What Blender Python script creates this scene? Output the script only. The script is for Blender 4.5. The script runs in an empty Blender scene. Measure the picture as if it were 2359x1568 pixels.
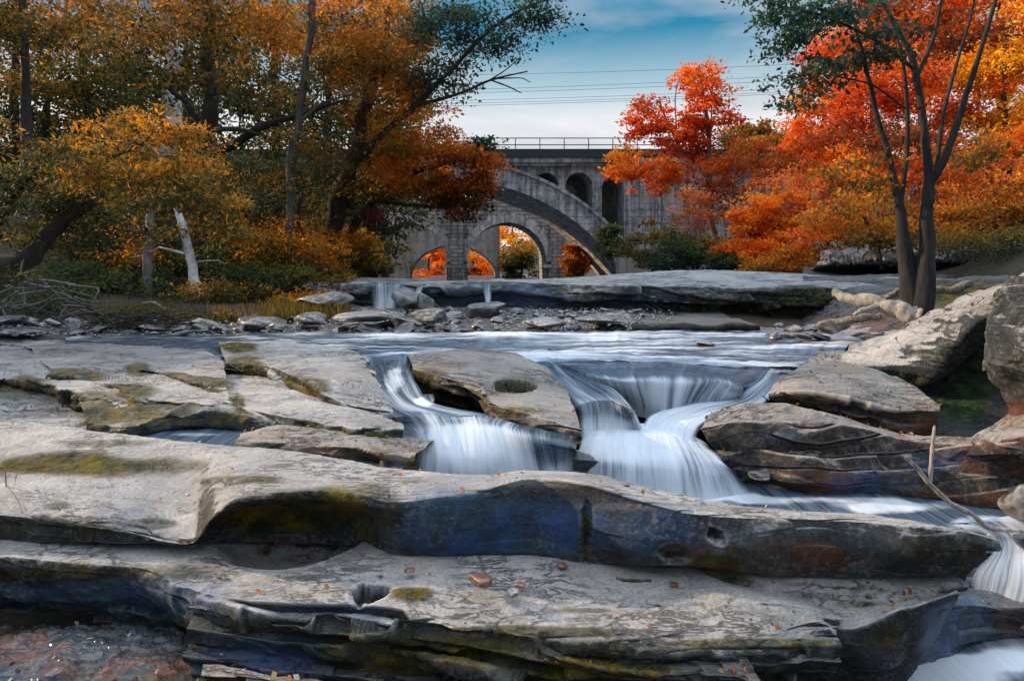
import bpy, math, random
import numpy as np
from mathutils import Vector
rng = np.random.default_rng(7); random.seed(7)
F, U0, V0 = 1572.0, 1179.0, 610.0            # survey frame: focal length, principal column, horizon row
sc = bpy.context.scene
col = sc.collection

# ------------------------------------------------------------------ helpers
def P(u, v, k):
    """survey reading -> metres. k>0: distance in front, k<0: height relative to the eye"""
    d = k if k > 0 else -k * F / (v - V0)
    return np.array([(u - U0) / F * d, d, -(v - V0) / F * d])

def hsh(ix, iy, iz, s):
    h = (ix * 374761393 + iy * 668265263 + iz * 2147483647 + s * 1274126177) & 0xffffffff
    h = ((h ^ (h >> 13)) * 1274126177) & 0xffffffff
    h = ((h ^ (h >> 16)) * 2246822519) & 0xffffffff
    return ((h ^ (h >> 15)) & 0xffffff) / float(0xffffff)

def vnoise(p, s=0):
    i = np.floor(p).astype(np.int64); f = p - i
    f = f * f * f * (f * (f * 6 - 15) + 10)
    r = 0
    for a in (0, 1):
        for b in (0, 1):
            for c in (0, 1):
                w = (f[..., 0] if a else 1 - f[..., 0]) * (f[..., 1] if b else 1 - f[..., 1]) * (f[..., 2] if c else 1 - f[..., 2])
                r = r + w * hsh(i[..., 0] + a, i[..., 1] + b, i[..., 2] + c, s)
    return r * 2 - 1

def fbm(p, o=4, s=0, g=.5):
    r = 0; a = 1; t = 0
    for k in range(o):
        r = r + a * vnoise(p * 2 ** k + 17.3 * k, s + k); t += a; a *= g
    return r / t

def sst(x, a, b):
    t = np.clip((x - a) / (b - a), 0, 1); return t * t * (3 - 2 * t)

def tag(o, label=None, cat=None, group=None, kind=None):
    if label: o['label'] = label
    if cat: o['category'] = cat
    if group: o['group'] = group
    if kind: o['kind'] = kind
    return o

def empty(name, loc):
    o = bpy.data.objects.new(name, None); col.objects.link(o); o.location = loc
    o.empty_display_size = .2; return o

def mesh(name, V, Fc, mat, parent=None, smooth=True, attrs=None, uv=None):
    V = np.asarray(V, np.float32)
    me = bpy.data.meshes.new(name)
    if isinstance(Fc, np.ndarray):
        n, k = Fc.shape
        me.vertices.add(len(V)); me.vertices.foreach_set('co', V.ravel())
        me.loops.add(n * k); me.loops.foreach_set('vertex_index', Fc.ravel().astype(np.int32))
        me.polygons.add(n); me.polygons.foreach_set('loop_start', np.arange(0, n * k, k, dtype=np.int32))
        me.polygons.foreach_set('loop_total', np.full(n, k, np.int32))
        me.update(calc_edges=True)
    else:
        me.from_pydata([tuple(map(float, v)) for v in V], [], Fc); me.update()
    me.polygons.foreach_set('use_smooth', np.full(len(me.polygons), smooth))
    for an, A in (attrs or {}).items():
        at = me.attributes.new(an, 'FLOAT_COLOR', 'POINT'); at.data.foreach_set('color', np.asarray(A, np.float32).ravel())
    if uv is not None:
        l = me.uv_layers.new(name='UVMap'); idx = np.zeros(len(me.loops), np.int32); me.loops.foreach_get('vertex_index', idx)
        l.data.foreach_set('uv', np.asarray(uv, np.float32)[idx].ravel())
    me.materials.append(mat)
    o = bpy.data.objects.new(name, me); col.objects.link(o)
    if parent: o.parent = parent; o.location = (0, 0, 0)
    return o

def spl(P_, t, T, ten=1.0):
    """cubic hermite through rows P_ (n,...) at params t, sampled at T"""
    n = len(t); P_ = np.asarray(P_, float)
    m = np.zeros_like(P_)
    dt = np.diff(t); sh = (-1,) + (1,) * (P_.ndim - 1)
    sl = np.diff(P_, axis=0) / dt.reshape(sh)
    m[0] = sl[0]; m[-1] = sl[-1]
    if n > 2:
        w0 = dt[1:].reshape(sh); w1 = dt[:-1].reshape(sh)
        m[1:-1] = (sl[:-1] * w0 + sl[1:] * w1) / (w0 + w1)
        lim = 2.2 * np.minimum(abs(sl[:-1]), abs(sl[1:]))
        m[1:-1] = np.where(sl[:-1] * sl[1:] <= 0, m[1:-1] * .25, np.clip(m[1:-1], -lim, lim))
    m *= ten
    i = np.clip(np.searchsorted(t, T, side='right') - 1, 0, n - 2)
    h = dt[i]; s = (T - t[i]) / h
    s = s.reshape((-1,) + (1,) * (P_.ndim - 1)); h = h.reshape(s.shape)
    return ((2 * s ** 3 - 3 * s ** 2 + 1) * P_[i] + (s ** 3 - 2 * s ** 2 + s) * h * m[i]
            + (-2 * s ** 3 + 3 * s ** 2) * P_[i + 1] + (s ** 3 - s ** 2) * h * m[i + 1])

def loft(rows, nu, nv, ten=.8, vals=None):
    R = [np.array([P(*q) if len(q) == 3 and not isinstance(q, np.ndarray) else q for q in r]) for r in rows]
    same = len({len(r) for r in R}) == 1
    out = []
    if same:
        L = np.mean([np.linalg.norm(np.diff(r, axis=0), axis=1) for r in R], axis=0)
        t = np.concatenate([[0], np.cumsum(L)]); t /= t[-1]
    for r in R:
        if not same:
            t = np.concatenate([[0], np.cumsum(np.linalg.norm(np.diff(r, axis=0), axis=1))]); t /= t[-1]
        out.append(spl(r, t, np.linspace(0, 1, nu)))
    out = np.array(out)
    L = np.mean(np.linalg.norm(np.diff(out, axis=0), axis=2), axis=1) + 1e-4
    t = np.concatenate([[0], np.cumsum(L)]); t /= t[-1]
    Td = np.linspace(0, 1, 1200); Gd = spl(out[:, ::max(1, nu // 24)], t, Td, ten)
    vis = np.stack([Gd[..., 0] / np.maximum(Gd[..., 1], .8), Gd[..., 2] / np.maximum(Gd[..., 1], .8)], -1)
    w = np.linalg.norm(np.diff(vis, axis=0), axis=2).mean(1); w = w / w.sum() + .35 * np.ones_like(w) / len(w)
    cw = np.concatenate([[0], np.cumsum(w)]); T = np.interp(np.linspace(0, 1, nv), cw / cw[-1], Td)
    G = spl(out, t, T, ten)
    V = None
    if vals is not None: V = np.interp(T, t, vals)
    return G, V

def gnorm(G):
    du = np.gradient(G, axis=1); dv = np.gradient(G, axis=0)
    n = np.cross(dv, du); n /= np.linalg.norm(n, axis=2, keepdims=True) + 1e-9
    c = G.reshape(-1, 3)
    if (n.reshape(-1, 3) * np.array([0, -.5, 1])).sum() < 0: n = -n; fl = True
    else: fl = False
    return n, fl

def gfaces(nv, nu, fl):
    i = np.arange((nv - 1) * nu).reshape(nv - 1, nu)[:, :-1].ravel()
    q = np.stack([i, i + 1, i + nu + 1, i + nu], 1)
    return q[:, ::-1] if not fl else q

def uvof(p):
    y = np.maximum(p[..., 1], .5)
    return U0 + F * p[..., 0] / y, V0 - F * p[..., 2] / y

def zones(p, zl, s=3):
    """stain channels: R moss, G blue mineral, B rust, A wet"""
    Z = np.zeros(p.shape[:-1] + (4,))
    if not zl: return Z
    u, v = uvof(p)
    n = fbm(p * np.array([2.5, 2.5, 5.]), 4, s) * .9
    for (k, cu, cv, ru, rv, st) in zl:
        d = np.sqrt(((u - cu) / ru) ** 2 + ((v - cv) / rv) ** 2) + n * .55
        Z[..., 'mbrw'.index(k)] = np.maximum(Z[..., 'mbrw'.index(k)], st * (1 - sst(d, .55, 1.05)))
    return Z

LIT = []
def rockgrid(G, amp=.03, terr=.012, strat=.025, s=0, fr=1.0, dents=(), tilt=.7, lip=0.0):
    n0, _ = gnorm(G); face = 1 - sst(np.clip(n0[..., 2], 0, 1), .35, .85)
    for (u, v, k, rx, ry, rz, push, sharp) in dents:
        c = P(u, v, k); d = np.sqrt((((G - c) / np.array([rx, ry, rz])) ** 2).sum(-1)) + fbm(G * min(16, 1.0 / rx), 3, 5) * .5 * min(1, .12 / rx)
        G = G + np.array(push)[None, None] * (1 - sst(d, sharp, 1.0))[..., None]
    n, fl = gnorm(G)
    q = G * np.array([1.3, 2.2, 2.5]) * fr
    big = fbm(q * .6, 4, s) + .8 * (.25 - np.abs(fbm(q * 1.1, 3, s + 15)))
    w = fbm(G * 1.1, 3, s + 9)
    lz = G[..., 2] * 13 * fr + fbm(G * np.array([.9, .9, .9]) * fr, 3, s + 2) * 2.6 + G[..., 0] * tilt * fr
    lk = np.floor(lz); lf = sst(lz - lk, .84, 1.0)
    wj = fbm(G * 1.9 * fr, 3, s + 21)
    def lay(k):                                   # beds broken by slanting joints into blocks
        jx = (G[..., 0] * 2.1 + G[..., 2] * 1.6 + G[..., 1] * .9) * fr + wj * 1.5 + k * .37; jk = np.floor(jx); jf = sst(jx - jk, .9, 1.0)
        h0 = hsh(jk.astype(np.int64), k.astype(np.int64), np.zeros_like(jk, np.int64), s); h1 = hsh(jk.astype(np.int64) + 1, k.astype(np.int64), np.zeros_like(jk, np.int64), s)
        return ((h0 * (1 - jf) + h1 * jf) * 2 - 1) * .8
    st = lay(lk) * (1 - lf) + lay(lk + 1) * lf - .3 * sst(lz - lk, .8, .93) * (1 - sst(lz - lk, .93, 1.0))
    st = st * (.12 + .88 * sst(fbm(G * 1.4 * fr, 3, s + 23), -.12, .12)) + .5 * (.25 - np.abs(fbm(G * np.array([2.5, 2.5, 3.5]) * fr, 3, s + 25)))
    st = st * 1.1 + fbm(G * np.array([5, 5, 9.]) * fr, 3, s + 13) * .45
    tt = fbm(np.stack([G[..., 0] * .55 * fr, G[..., 1] * 1.7 * fr, G[..., 2] * .5], -1), 4, s + 5, .5) * 9
    fr_ = tt - np.floor(tt); ter = (np.floor(tt) + sst(fr_, .95, 1.0)) / 9.
    blk = fbm(G * np.array([2.2, 2.2, 4.]) * fr, 2, s + 11)
    fine = fbm(G * 9 * fr, 3, s + 7)
    disp = amp * big * (.35 + .65 * face) + strat * face * (st * 1.3 + .35 * np.abs(blk)) + terr * (1 - face) * ter * 5 + fine * amp * .12
    LIT.append((G + n * disp[..., None], n)); return G + n * disp[..., None], fl

# ------------------------------------------------------------------ materials
def newmat(name):
    m = bpy.data.materials.new(name); m.use_nodes = True
    nt = m.node_tree; nt.nodes.clear(); return m, nt
class NT:
    def __init__(s, nt): s.t = nt
    def n(s, ty, **kw):
        x = s.t.nodes.new(ty)
        ins = kw.pop('ins', {})
        for k, v in kw.items(): setattr(x, k, v)
        for k, v in ins.items():
            if isinstance(v, bpy.types.NodeSocket): s.t.links.new(v, x.inputs[k])
            else: x.inputs[k].default_value = v
        return x
    def l(s, a, b): s.t.links.new(a, b)
    def math(s, op, a, b=0.0, c=0.0, clamp=False):
        x = s.n('ShaderNodeMath', operation=op, use_clamp=clamp, ins={0: a, 1: b, 2: c}); return x.outputs[0]
    def mix(s, f, a, b, bt='MIX'):
        x = s.n('ShaderNodeMix', data_type='RGBA', blend_type=bt)
        for k, v in ((0, f), (6, a), (7, b)):
            if isinstance(v, bpy.types.NodeSocket): s.l(v, x.inputs[k])
            else: x.inputs[k].default_value = v if k == 0 else (*v, 1)
        return x.outputs[2]
    def noise(s, vec, scale, det=6, rough=.6, dist=0.0):
        return s.n('ShaderNodeTexNoise', ins={'Vector': vec, 'Scale': scale, 'Detail': det, 'Roughness': rough, 'Distortion': dist}).outputs['Fac']
    def ramp(s, f, stops, interp='LINEAR'):
        x = s.n('ShaderNodeValToRGB'); x.color_ramp.interpolation = interp
        e = x.color_ramp.elements
        while len(e) < len(stops): e.new(.5)
        for q, (p, c) in zip(e, stops): q.position = p; q.color = (*c, 1) if len(c) == 3 else c
        s.l(f, x.inputs[0]); return x.outputs[0]
    def map(s, vec, sc_=(1, 1, 1), loc=(0, 0, 0)):
        return s.n('ShaderNodeMapping', ins={'Vector': vec, 'Scale': sc_, 'Location': loc}).outputs[0]
    def mr(s, v, a, b, c=0.0, d=1.0):
        return s.n('ShaderNodeMapRange', ins={0: v, 1: a, 2: b, 3: c, 4: d}).outputs[0]

def rock_mat(name, top1, top2, side, rough=.72, fscale=1.0, crack=1.0, bump=.5, mc1=(.05, .065, .012), mc2=(.27, .18, .012)):
    m, nt = newmat(name); N = NT(nt)
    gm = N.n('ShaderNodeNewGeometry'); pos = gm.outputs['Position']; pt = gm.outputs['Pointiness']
    nor = gm.outputs['Normal']
    at = N.n('ShaderNodeAttribute', attribute_name='zones')
    sep = N.n('ShaderNodeSeparateColor', ins={0: at.outputs['Color']})
    moss, blue, rust, wet = sep.outputs[0], sep.outputs[1], sep.outputs[2], at.outputs['Alpha']
    nz = N.n('ShaderNodeSeparateXYZ', ins={0: nor}).outputs[2]
    big = N.noise(N.map(pos, (.7, 1.2, 1.6)), 1.6 * fscale, 5, .6)
    med = N.noise(pos, 7 * fscale, 8, .65)
    fine = N.noise(pos, 60 * fscale, 6, .75)
    lay = N.noise(N.map(pos, (1.6, 1.8, 5)), 3 * fscale, 7, .7, .8)
    c = N.mix(N.mr(big, .35, .65), top1, top2)
    c = N.mix(N.mr(med, .42, .72, 0, .6), c, tuple(x * .6 for x in top2))
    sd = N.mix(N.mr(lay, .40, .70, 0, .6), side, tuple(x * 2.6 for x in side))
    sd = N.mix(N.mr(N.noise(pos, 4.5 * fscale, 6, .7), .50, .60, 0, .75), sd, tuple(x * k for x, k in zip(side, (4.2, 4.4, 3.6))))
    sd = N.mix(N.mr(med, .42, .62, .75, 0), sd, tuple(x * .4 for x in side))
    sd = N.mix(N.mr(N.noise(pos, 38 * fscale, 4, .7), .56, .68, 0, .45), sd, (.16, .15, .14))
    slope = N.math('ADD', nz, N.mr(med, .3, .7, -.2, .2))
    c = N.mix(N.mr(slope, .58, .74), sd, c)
    # thin bedding cracks, long in x
    ck = N.noise(N.map(pos, (1.5, 4.2, 6.0)), 2.6 * fscale, 7, .7, .5)
    ckm = N.mr(N.math('ABSOLUTE', N.math('SUBTRACT', ck, .5)), 0.004, .03, 1, 0)
    gate = N.mr(N.noise(pos, 1.9 * fscale, 3, .5), .45, .6)
    ckm = N.math('MULTIPLY', ckm, N.math('MULTIPLY', gate, .85 * crack))
    ckm = N.math('MULTIPLY', ckm, N.mr(slope, .5, .8, .3, 1.0))
    c = N.mix(ckm, c, (.012, .011, .011))
    # pits and lichen specks
    vor = N.n('ShaderNodeTexVoronoi', ins={'Vector': pos, 'Scale': 26 * fscale}).outputs['Distance']
    pit = N.math('MULTIPLY', N.mr(vor, .1, .22, 1, 0), N.mr(N.noise(pos, 3.1 * fscale, 3), .52, .6))
    c = N.mix(N.math('MULTIPLY', pit, .6), c, (.03, .028, .026))
    c = N.mix(N.mr(fine, .32, .72, .55, 0), c, (.02, .02, .022))
    c = N.mix(N.mr(pt, .500, .44, 0, .85), c, (.012, .011, .010)); c = N.mix(N.mr(pt, .505, .58, 0, .5), c, tuple(min(.8, x * 1.5) for x in top1))  # crevices painted darker like occlusion shade; raised edges worn lighter
    # blue mineral staining
    c = N.mix(N.math('MULTIPLY', N.math('MULTIPLY', blue, N.mr(med, .3, .6)), .9), c, N.mix(N.mr(big, .4, .6), (.018, .065, .25), (.035, .10, .17)))
    lich = N.math('MULTIPLY', N.mr(N.noise(pos, 30 * fscale, 5, .75), .50, .62), N.mr(N.noise(pos, 3.3 * fscale, 4, .6), .44, .60, .1, .75)); lich = N.math('MULTIPLY', lich, N.math('SUBTRACT', 1.0, wet, clamp=True))
    c = N.mix(N.math('MULTIPLY', lich, N.mr(slope, .55, .75, .8, 0)), c, (.26, .25, .25))
    c = N.mix(N.math('MULTIPLY', rust, N.mr(med, .62, .35)), c, N.mix(N.mr(fine, .3, .7), (.13, .034, .010), (.26, .085, .025)))
    mo = N.math('MULTIPLY', moss, N.mr(N.math('ADD', N.math('MULTIPLY', med, .6), N.math('MULTIPLY', fine, .4)), .38, .50))
    mc = N.mix(N.mr(N.noise(pos, 5 * fscale, 4, .6), .42, .60), mc1, mc2)
    mc = N.mix(N.mr(fine, .35, .7), mc, (.010, .012, .004))
    c = N.mix(mo, c, mc)
    c = N.mix(N.math('MULTIPLY', wet, .3), c, N.mix(.5, c, (.01, .015, .02)))
    rg = N.math('SUBTRACT', N.math('ADD', rough, N.math('MULTIPLY', moss, .3)), N.math('MULTIPLY', wet, N.mr(med, .3, .7, .66, .42)), clamp=True)
    bs = N.n('ShaderNodeBsdfPrincipled', ins={'Base Color': c, 'Roughness': rg, 'Specular IOR Level': N.mr(wet, 0, 1, .35, 1.0)})
    h = N.math('ADD', N.math('MULTIPLY', med, .5), N.math('MULTIPLY', fine, .22))
    h = N.math('ADD', h, N.math('MULTIPLY', lay, .14))
    h = N.math('SUBTRACT', h, N.math('MULTIPLY', ckm, .35))
    h = N.math('SUBTRACT', h, N.math('MULTIPLY', pit, .2))
    h = N.math('ADD', h, N.math('MULTIPLY', mo, .3))
    bp = N.n('ShaderNodeBump', ins={'Strength': bump, 'Distance': .05 / fscale, 'Height': h})
    N.l(bp.outputs[0], bs.inputs['Normal'])
    o = N.n('ShaderNodeOutputMaterial'); N.l(bs.outputs[0], o.inputs[0]); return m

M = {}
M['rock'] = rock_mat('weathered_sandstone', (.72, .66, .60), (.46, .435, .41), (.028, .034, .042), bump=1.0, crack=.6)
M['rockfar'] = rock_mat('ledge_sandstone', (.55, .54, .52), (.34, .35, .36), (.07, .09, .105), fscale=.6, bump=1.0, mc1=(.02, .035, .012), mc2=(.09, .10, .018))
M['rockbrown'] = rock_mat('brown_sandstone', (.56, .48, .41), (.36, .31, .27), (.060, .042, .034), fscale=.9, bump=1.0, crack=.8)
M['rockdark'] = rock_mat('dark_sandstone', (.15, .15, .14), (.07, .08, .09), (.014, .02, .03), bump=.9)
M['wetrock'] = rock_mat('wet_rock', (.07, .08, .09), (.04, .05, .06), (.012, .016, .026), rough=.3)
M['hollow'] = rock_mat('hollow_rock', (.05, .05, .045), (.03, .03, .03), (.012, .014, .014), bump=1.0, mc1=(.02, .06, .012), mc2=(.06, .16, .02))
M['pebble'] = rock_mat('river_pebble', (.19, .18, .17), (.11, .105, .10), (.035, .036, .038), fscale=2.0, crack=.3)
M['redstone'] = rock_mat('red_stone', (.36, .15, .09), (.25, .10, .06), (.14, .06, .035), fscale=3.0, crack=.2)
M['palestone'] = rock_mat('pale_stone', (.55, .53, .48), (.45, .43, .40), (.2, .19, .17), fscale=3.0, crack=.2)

def water_mat(name, deep, streak=26., alpha=True, along=.8, rlo=.14):
    m, nt = newmat(name); N = NT(nt)
    uv = N.n('ShaderNodeUVMap').outputs[0]
    pos = N.n('ShaderNodeNewGeometry').outputs['Position']
    at = N.n('ShaderNodeAttribute', attribute_name='foam_sheen')
    sep = N.n('ShaderNodeSeparateColor', ins={0: at.outputs['Color']})
    foam_sheen, cov = sep.outputs[0], sep.outputs[1]
    wv = N.noise(pos, 1.3, 3, .5)
    vec = N.n('ShaderNodeVectorMath', operation='ADD', ins={0: N.map(uv, (streak, along, 1)), 1: N.n('ShaderNodeCombineXYZ', ins={0: N.math('MULTIPLY', wv, streak * .12)}).outputs[0]}).outputs[0]
    s1 = N.noise(vec, 1.0, 4, .6, .3)
    s2 = N.noise(N.map(uv, (streak * 4.5, along * 1.2, 1)), 1.0, 3, .6)
    lum = N.noise(N.map(uv, (streak * .22, along * .7, 1)), 1.0, 3, .5, .5)
    st = N.math('ADD', N.math('MULTIPLY', s1, .30), N.math('ADD', N.math('MULTIPLY', s2, .16), N.math('MULTIPLY', lum, .64)))
    # foam threshold falls as foam rises
    lo = N.math('SUBTRACT', .76, N.math('MULTIPLY', foam_sheen, .64))
    f = N.n('ShaderNodeMapRange', interpolation_type='SMOOTHSTEP', ins={0: st, 1: lo, 2: N.math('ADD', lo, .52)}).outputs[0]
    c = N.mix(f, deep, (.86, .91, .97))
    c = N.mix(N.mr(s2, .35, .7, 0, .28), c, tuple(x * .8 for x in (.42, .55, .68)))
    df = N.n('ShaderNodeBsdfPrincipled', ins={'Base Color': c, 'Roughness': N.mr(f, 0, 1, rlo, .6), 'Specular IOR Level': .5, 'IOR': 1.33})
    tl = N.n('ShaderNodeBsdfTranslucent', ins={'Color': (.75, .85, .95, 1)})
    mx = N.n('ShaderNodeMixShader', ins={0: N.math('MULTIPLY', f, .25), 1: df.outputs[0], 2: tl.outputs[0]})
    h = N.math('ADD', N.math('MULTIPLY', s1, .6), N.math('MULTIPLY', s2, .15))
    bp = N.n('ShaderNodeBump', ins={'Strength': .3, 'Distance': .03, 'Height': h}); N.l(bp.outputs[0], df.inputs['Normal'])
    tr = N.n('ShaderNodeBsdfTransparent', ins={'Color': (.8, .9, .95, 1)})
    if alpha:
        a = N.math('MULTIPLY', cov, N.mr(N.math('ADD', f, N.math('MULTIPLY', s1, .5)), .12, .75, .22, 1.0), clamp=True)
    else: a = N.math('MULTIPLY', cov, 1.0, clamp=True)
    m2 = N.n('ShaderNodeMixShader', ins={0: a, 1: tr.outputs[0], 2: mx.outputs[0]})
    o = N.n('ShaderNodeOutputMaterial'); N.l(m2.outputs[0], o.inputs[0]); return m
M['fall'] = water_mat('falling_water', (.035, .07, .12), 30., True, .8)
M['stream'] = water_mat('stream_water', (.022, .045, .075), 7., False, .9, .28)
M['rapids'] = water_mat('rapids_water', (.02, .045, .075), 1.1, False, 9., .25)
M['sheet'] = water_mat('sheet_water', (.03, .06, .09), 9., True, .9)

def leaf_mat(name, tr=.5):
    m, nt = newmat(name); N = NT(nt)
    at = N.n('ShaderNodeAttribute', attribute_name='col').outputs['Color']
    d = N.n('ShaderNodeBsdfPrincipled', ins={'Base Color': at, 'Roughness': .55, 'Specular IOR Level': .3})
    t = N.n('ShaderNodeBsdfTranslucent', ins={'Color': N.mix(1.0, at, (1.25, 1.1, .7), 'MULTIPLY')})
    mx = N.n('ShaderNodeMixShader', ins={0: tr, 1: d.outputs[0], 2: t.outputs[0]})
    o = N.n('ShaderNodeOutputMaterial'); N.l(mx.outputs[0], o.inputs[0]); return m
M['leaf'] = leaf_mat('autumn_leaf')

def bark_mat(name, a, b, sc_=14, wh=None):
    m, nt = newmat(name); N = NT(nt)
    pos = N.n('ShaderNodeNewGeometry').outputs['Position']
    n1 = N.noise(N.map(pos, (1, 1, .25)), sc_, 6, .7, .5); n2 = N.noise(pos, 3, 4)
    c = N.mix(N.mr(n1, .35, .65), a, b)
    if wh: c = N.mix(N.mr(n2, .45, .55), c, wh)
    bs = N.n('ShaderNodeBsdfPrincipled', ins={'Base Color': c, 'Roughness': .85})
    bp = N.n('ShaderNodeBump', ins={'Strength': .7, 'Distance': .04, 'Height': n1}); N.l(bp.outputs[0], bs.inputs['Normal'])
    o = N.n('ShaderNodeOutputMaterial'); N.l(bs.outputs[0], o.inputs[0]); return m
M['bark'] = bark_mat('dark_bark', (.018, .015, .013), (.06, .05, .042))
M['barkgrey'] = bark_mat('grey_bark', (.07, .065, .06), (.20, .185, .17))
M['barkbrown'] = bark_mat('brown_bark', (.035, .03, .026), (.12, .10, .085))
M['barkwhite'] = bark_mat('pale_bark', (.20, .19, .18), (.50, .49, .46), 6, (.62, .62, .60))
M['drift'] = bark_mat('driftwood', (.05, .04, .032), (.36, .30, .25), 34)
M['barkright'] = bark_mat('smooth_dark_bark', (.008, .008, .009), (.035, .032, .03), 18)

def concrete_mat(name, base, dark, stone=False, boards=True):
    m, nt = newmat(name); N = NT(nt)
    pos = N.n('ShaderNodeNewGeometry').outputs['Position']
    sp = N.n('ShaderNodeSeparateXYZ', ins={0: pos})
    big = N.noise(N.map(pos, (.35, .35, .35)), 1.0, 6, .65)
    drip = N.noise(N.map(pos, (2.2, 1.0, .16)), 1.0, 6, .7)
    fine = N.noise(pos, 6, 6, .7)
    c = N.mix(N.mr(big, .35, .65), base, tuple(x * .6 for x in base))
    c = N.mix(N.mr(drip, .47, .60, 0, .9), c, dark)
    c = N.mix(N.mr(N.noise(pos, 1.1, 6, .75), .48, .62, 0, .75), c, tuple(x * .7 for x in dark))
    c = N.mix(N.mr(drip, .40, .30, 0, .5), c, (.72, .70, .68))
    c = N.mix(N.mr(fine, .3, .7, .45, 0), c, dark)
    h = fine
    if stone:
        v = N.n('ShaderNodeCombineXYZ', ins={0: N.math('ADD', sp.outputs[0], sp.outputs[1]), 1: sp.outputs[2]}).outputs[0]
        br = N.n('ShaderNodeTexBrick', ins={'Vector': v, 'Scale': 1.0, 'Brick Width': 1.1, 'Row Height': .48, 'Mortar Size': .035, 'Color1': (.8, .8, .8, 1), 'Color2': (.35, .35, .35, 1), 'Mortar': (0, 0, 0, 1), 'Bias': 0.0})
        c = N.mix(.45, c, N.mix(1.0, c, br.outputs[0], 'MULTIPLY') if False else N.n('ShaderNodeMix', data_type='RGBA', blend_type='MULTIPLY', ins={0: 1.0, 6: c, 7: br.outputs[0]}).outputs[2])
        c = N.mix(br.outputs[1], c, (.035, .033, .033))
        h = N.math('SUBTRACT', N.math('MULTIPLY', fine, .5), br.outputs[1])
    elif boards:
        w = N.math('FRACT', N.math('MULTIPLY', sp.outputs[2], 1.55))
        ln = N.mr(w, .0, .08, 1, 0)
        c = N.mix(N.math('MULTIPLY', ln, .45), c, tuple(x * .35 for x in base))
        h = N.math('SUBTRACT', fine, ln)
    bs = N.n('ShaderNodeBsdfPrincipled', ins={'Base Color': c, 'Roughness': .88})
    bp = N.n('ShaderNodeBump', ins={'Strength': .5, 'Distance': .15, 'Height': h}); N.l(bp.outputs[0], bs.inputs['Normal'])
    o = N.n('ShaderNodeOutputMaterial'); N.l(bs.outputs[0], o.inputs[0]); return m
M['conc'] = concrete_mat('stained_concrete', (.74, .72, .69), (.12, .125, .14))
M['concplain'] = concrete_mat('old_concrete', (.56, .50, .44), (.20, .175, .15), boards=False)
M['stone'] = concrete_mat('quarry_stone', (.80, .74, .69), (.18, .17, .165), stone=True)
M['vouss'] = concrete_mat('arch_stone', (.95, .88, .82), (.30, .28, .27), boards=False)
def plain(name, c, r=.6, met=0.0):
    m, nt = newmat(name); N = NT(nt)
    pos = N.n('ShaderNodeNewGeometry').outputs['Position']
    cc = N.mix(N.mr(N.noise(pos, 5, 4), .3, .7), c, tuple(x * .6 for x in c))
    bs = N.n('ShaderNodeBsdfPrincipled', ins={'Base Color': cc, 'Roughness': r, 'Metallic': met})
    o = N.n('ShaderNodeOutputMaterial'); N.l(bs.outputs[0], o.inputs[0]); return m
M['iron'] = plain('painted_iron', (.03, .035, .04))
M['girder'] = plain('dark_girder', (.035, .05, .055), .8)
M['wire'] = plain('wire', (.22, .24, .27))
M['bleached'] = bark_mat('bleached_wood', (.20, .17, .14), (.62, .56, .49), 40)
M['cutwood'] = bark_mat('cut_wood', (.22, .17, .12), (.38, .31, .24), 30)
def soil_mat():
    m, nt = newmat('forest_soil'); N = NT(nt)
    pos = N.n('ShaderNodeNewGeometry').outputs['Position']
    a = N.noise(pos, 1.2, 8, .7); b = N.noise(pos, 9, 6, .75)
    c = N.mix(N.mr(a, .4, .6), (.035, .028, .018), (.02, .028, .012))
    c = N.mix(N.mr(b, .5, .7), c, (.16, .065, .018))
    bs = N.n('ShaderNodeBsdfPrincipled', ins={'Base Color': c, 'Roughness': .95})
    bp = N.n('ShaderNodeBump', ins={'Strength': .9, 'Distance': .12, 'Height': b}); N.l(bp.outputs[0], bs.inputs['Normal'])
    o = N.n('ShaderNodeOutputMaterial'); N.l(bs.outputs[0], o.inputs[0]); return m
M['soil'] = soil_mat()

# ------------------------------------------------------------------ ground sheet
def ground_h(x, y):
    z = np.where(y < 9.2, -2.5, -1.12)
    z = -2.5 + sst(y, 8.2, 9.6) * 1.38 + sst(y, 11.5, 13.6) * .22 + sst(y, 14.6, 15.6) * .42
    z = z - sst(y, 17, 30) * 1.9
    xl = -3.4 - np.clip(y - 15, 0, 95) * .21 - (1 - sst(y, 10.6, 12.2)) * 6.5
    dl = np.clip(xl - x, 0, 200)
    xr = 8.5 + np.clip(y - 14, 0, 80) * .26
    dr = np.clip(x - xr, 0, 200)
    base = np.maximum(z, -1.0 + sst(dl, 0, .8) * .12) 
    z = np.where(dl > 0, base + np.minimum(dl * .09, .5) + np.clip(dl - 5, 0, 22) * .42 * (1 - .8 * sst(y, 50, 75)), z)
    z = np.where(dr > 0, np.maximum(z, z * (1 - sst(dr, 0, .6)) + sst(dr, 0, .6) * -.5) + np.clip(dr, 0, 26) * .42, z)
    z = z + sst(y, 150, 230) * 9
    return z
def ground():
    xs = np.concatenate([np.linspace(-900, -60, 20)[:-1], np.linspace(-60, 60, 340), np.linspace(60, 900, 20)[1:]])
    ys = np.concatenate([np.linspace(-12, 20, 130)[:-1], np.linspace(20, 160, 130)[:-1], np.linspace(160, 2500, 30)])
    X, Y = np.meshgrid(xs, ys); Z = ground_h(X, Y)
    G = np.stack([X, Y, Z], -1)
    n = fbm(G * np.array([.5, .5, .5]), 5, 40)
    G[..., 2] += n * .25 * (sst(abs(X), 3, 8)) + fbm(G * 3, 3, 41) * .04
    n_, fl = gnorm(G)
    o = mesh('ground', G.reshape(-1, 3), gfaces(len(ys), len(xs), fl), M['soil']); tag(o, kind='structure')
ground()

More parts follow.
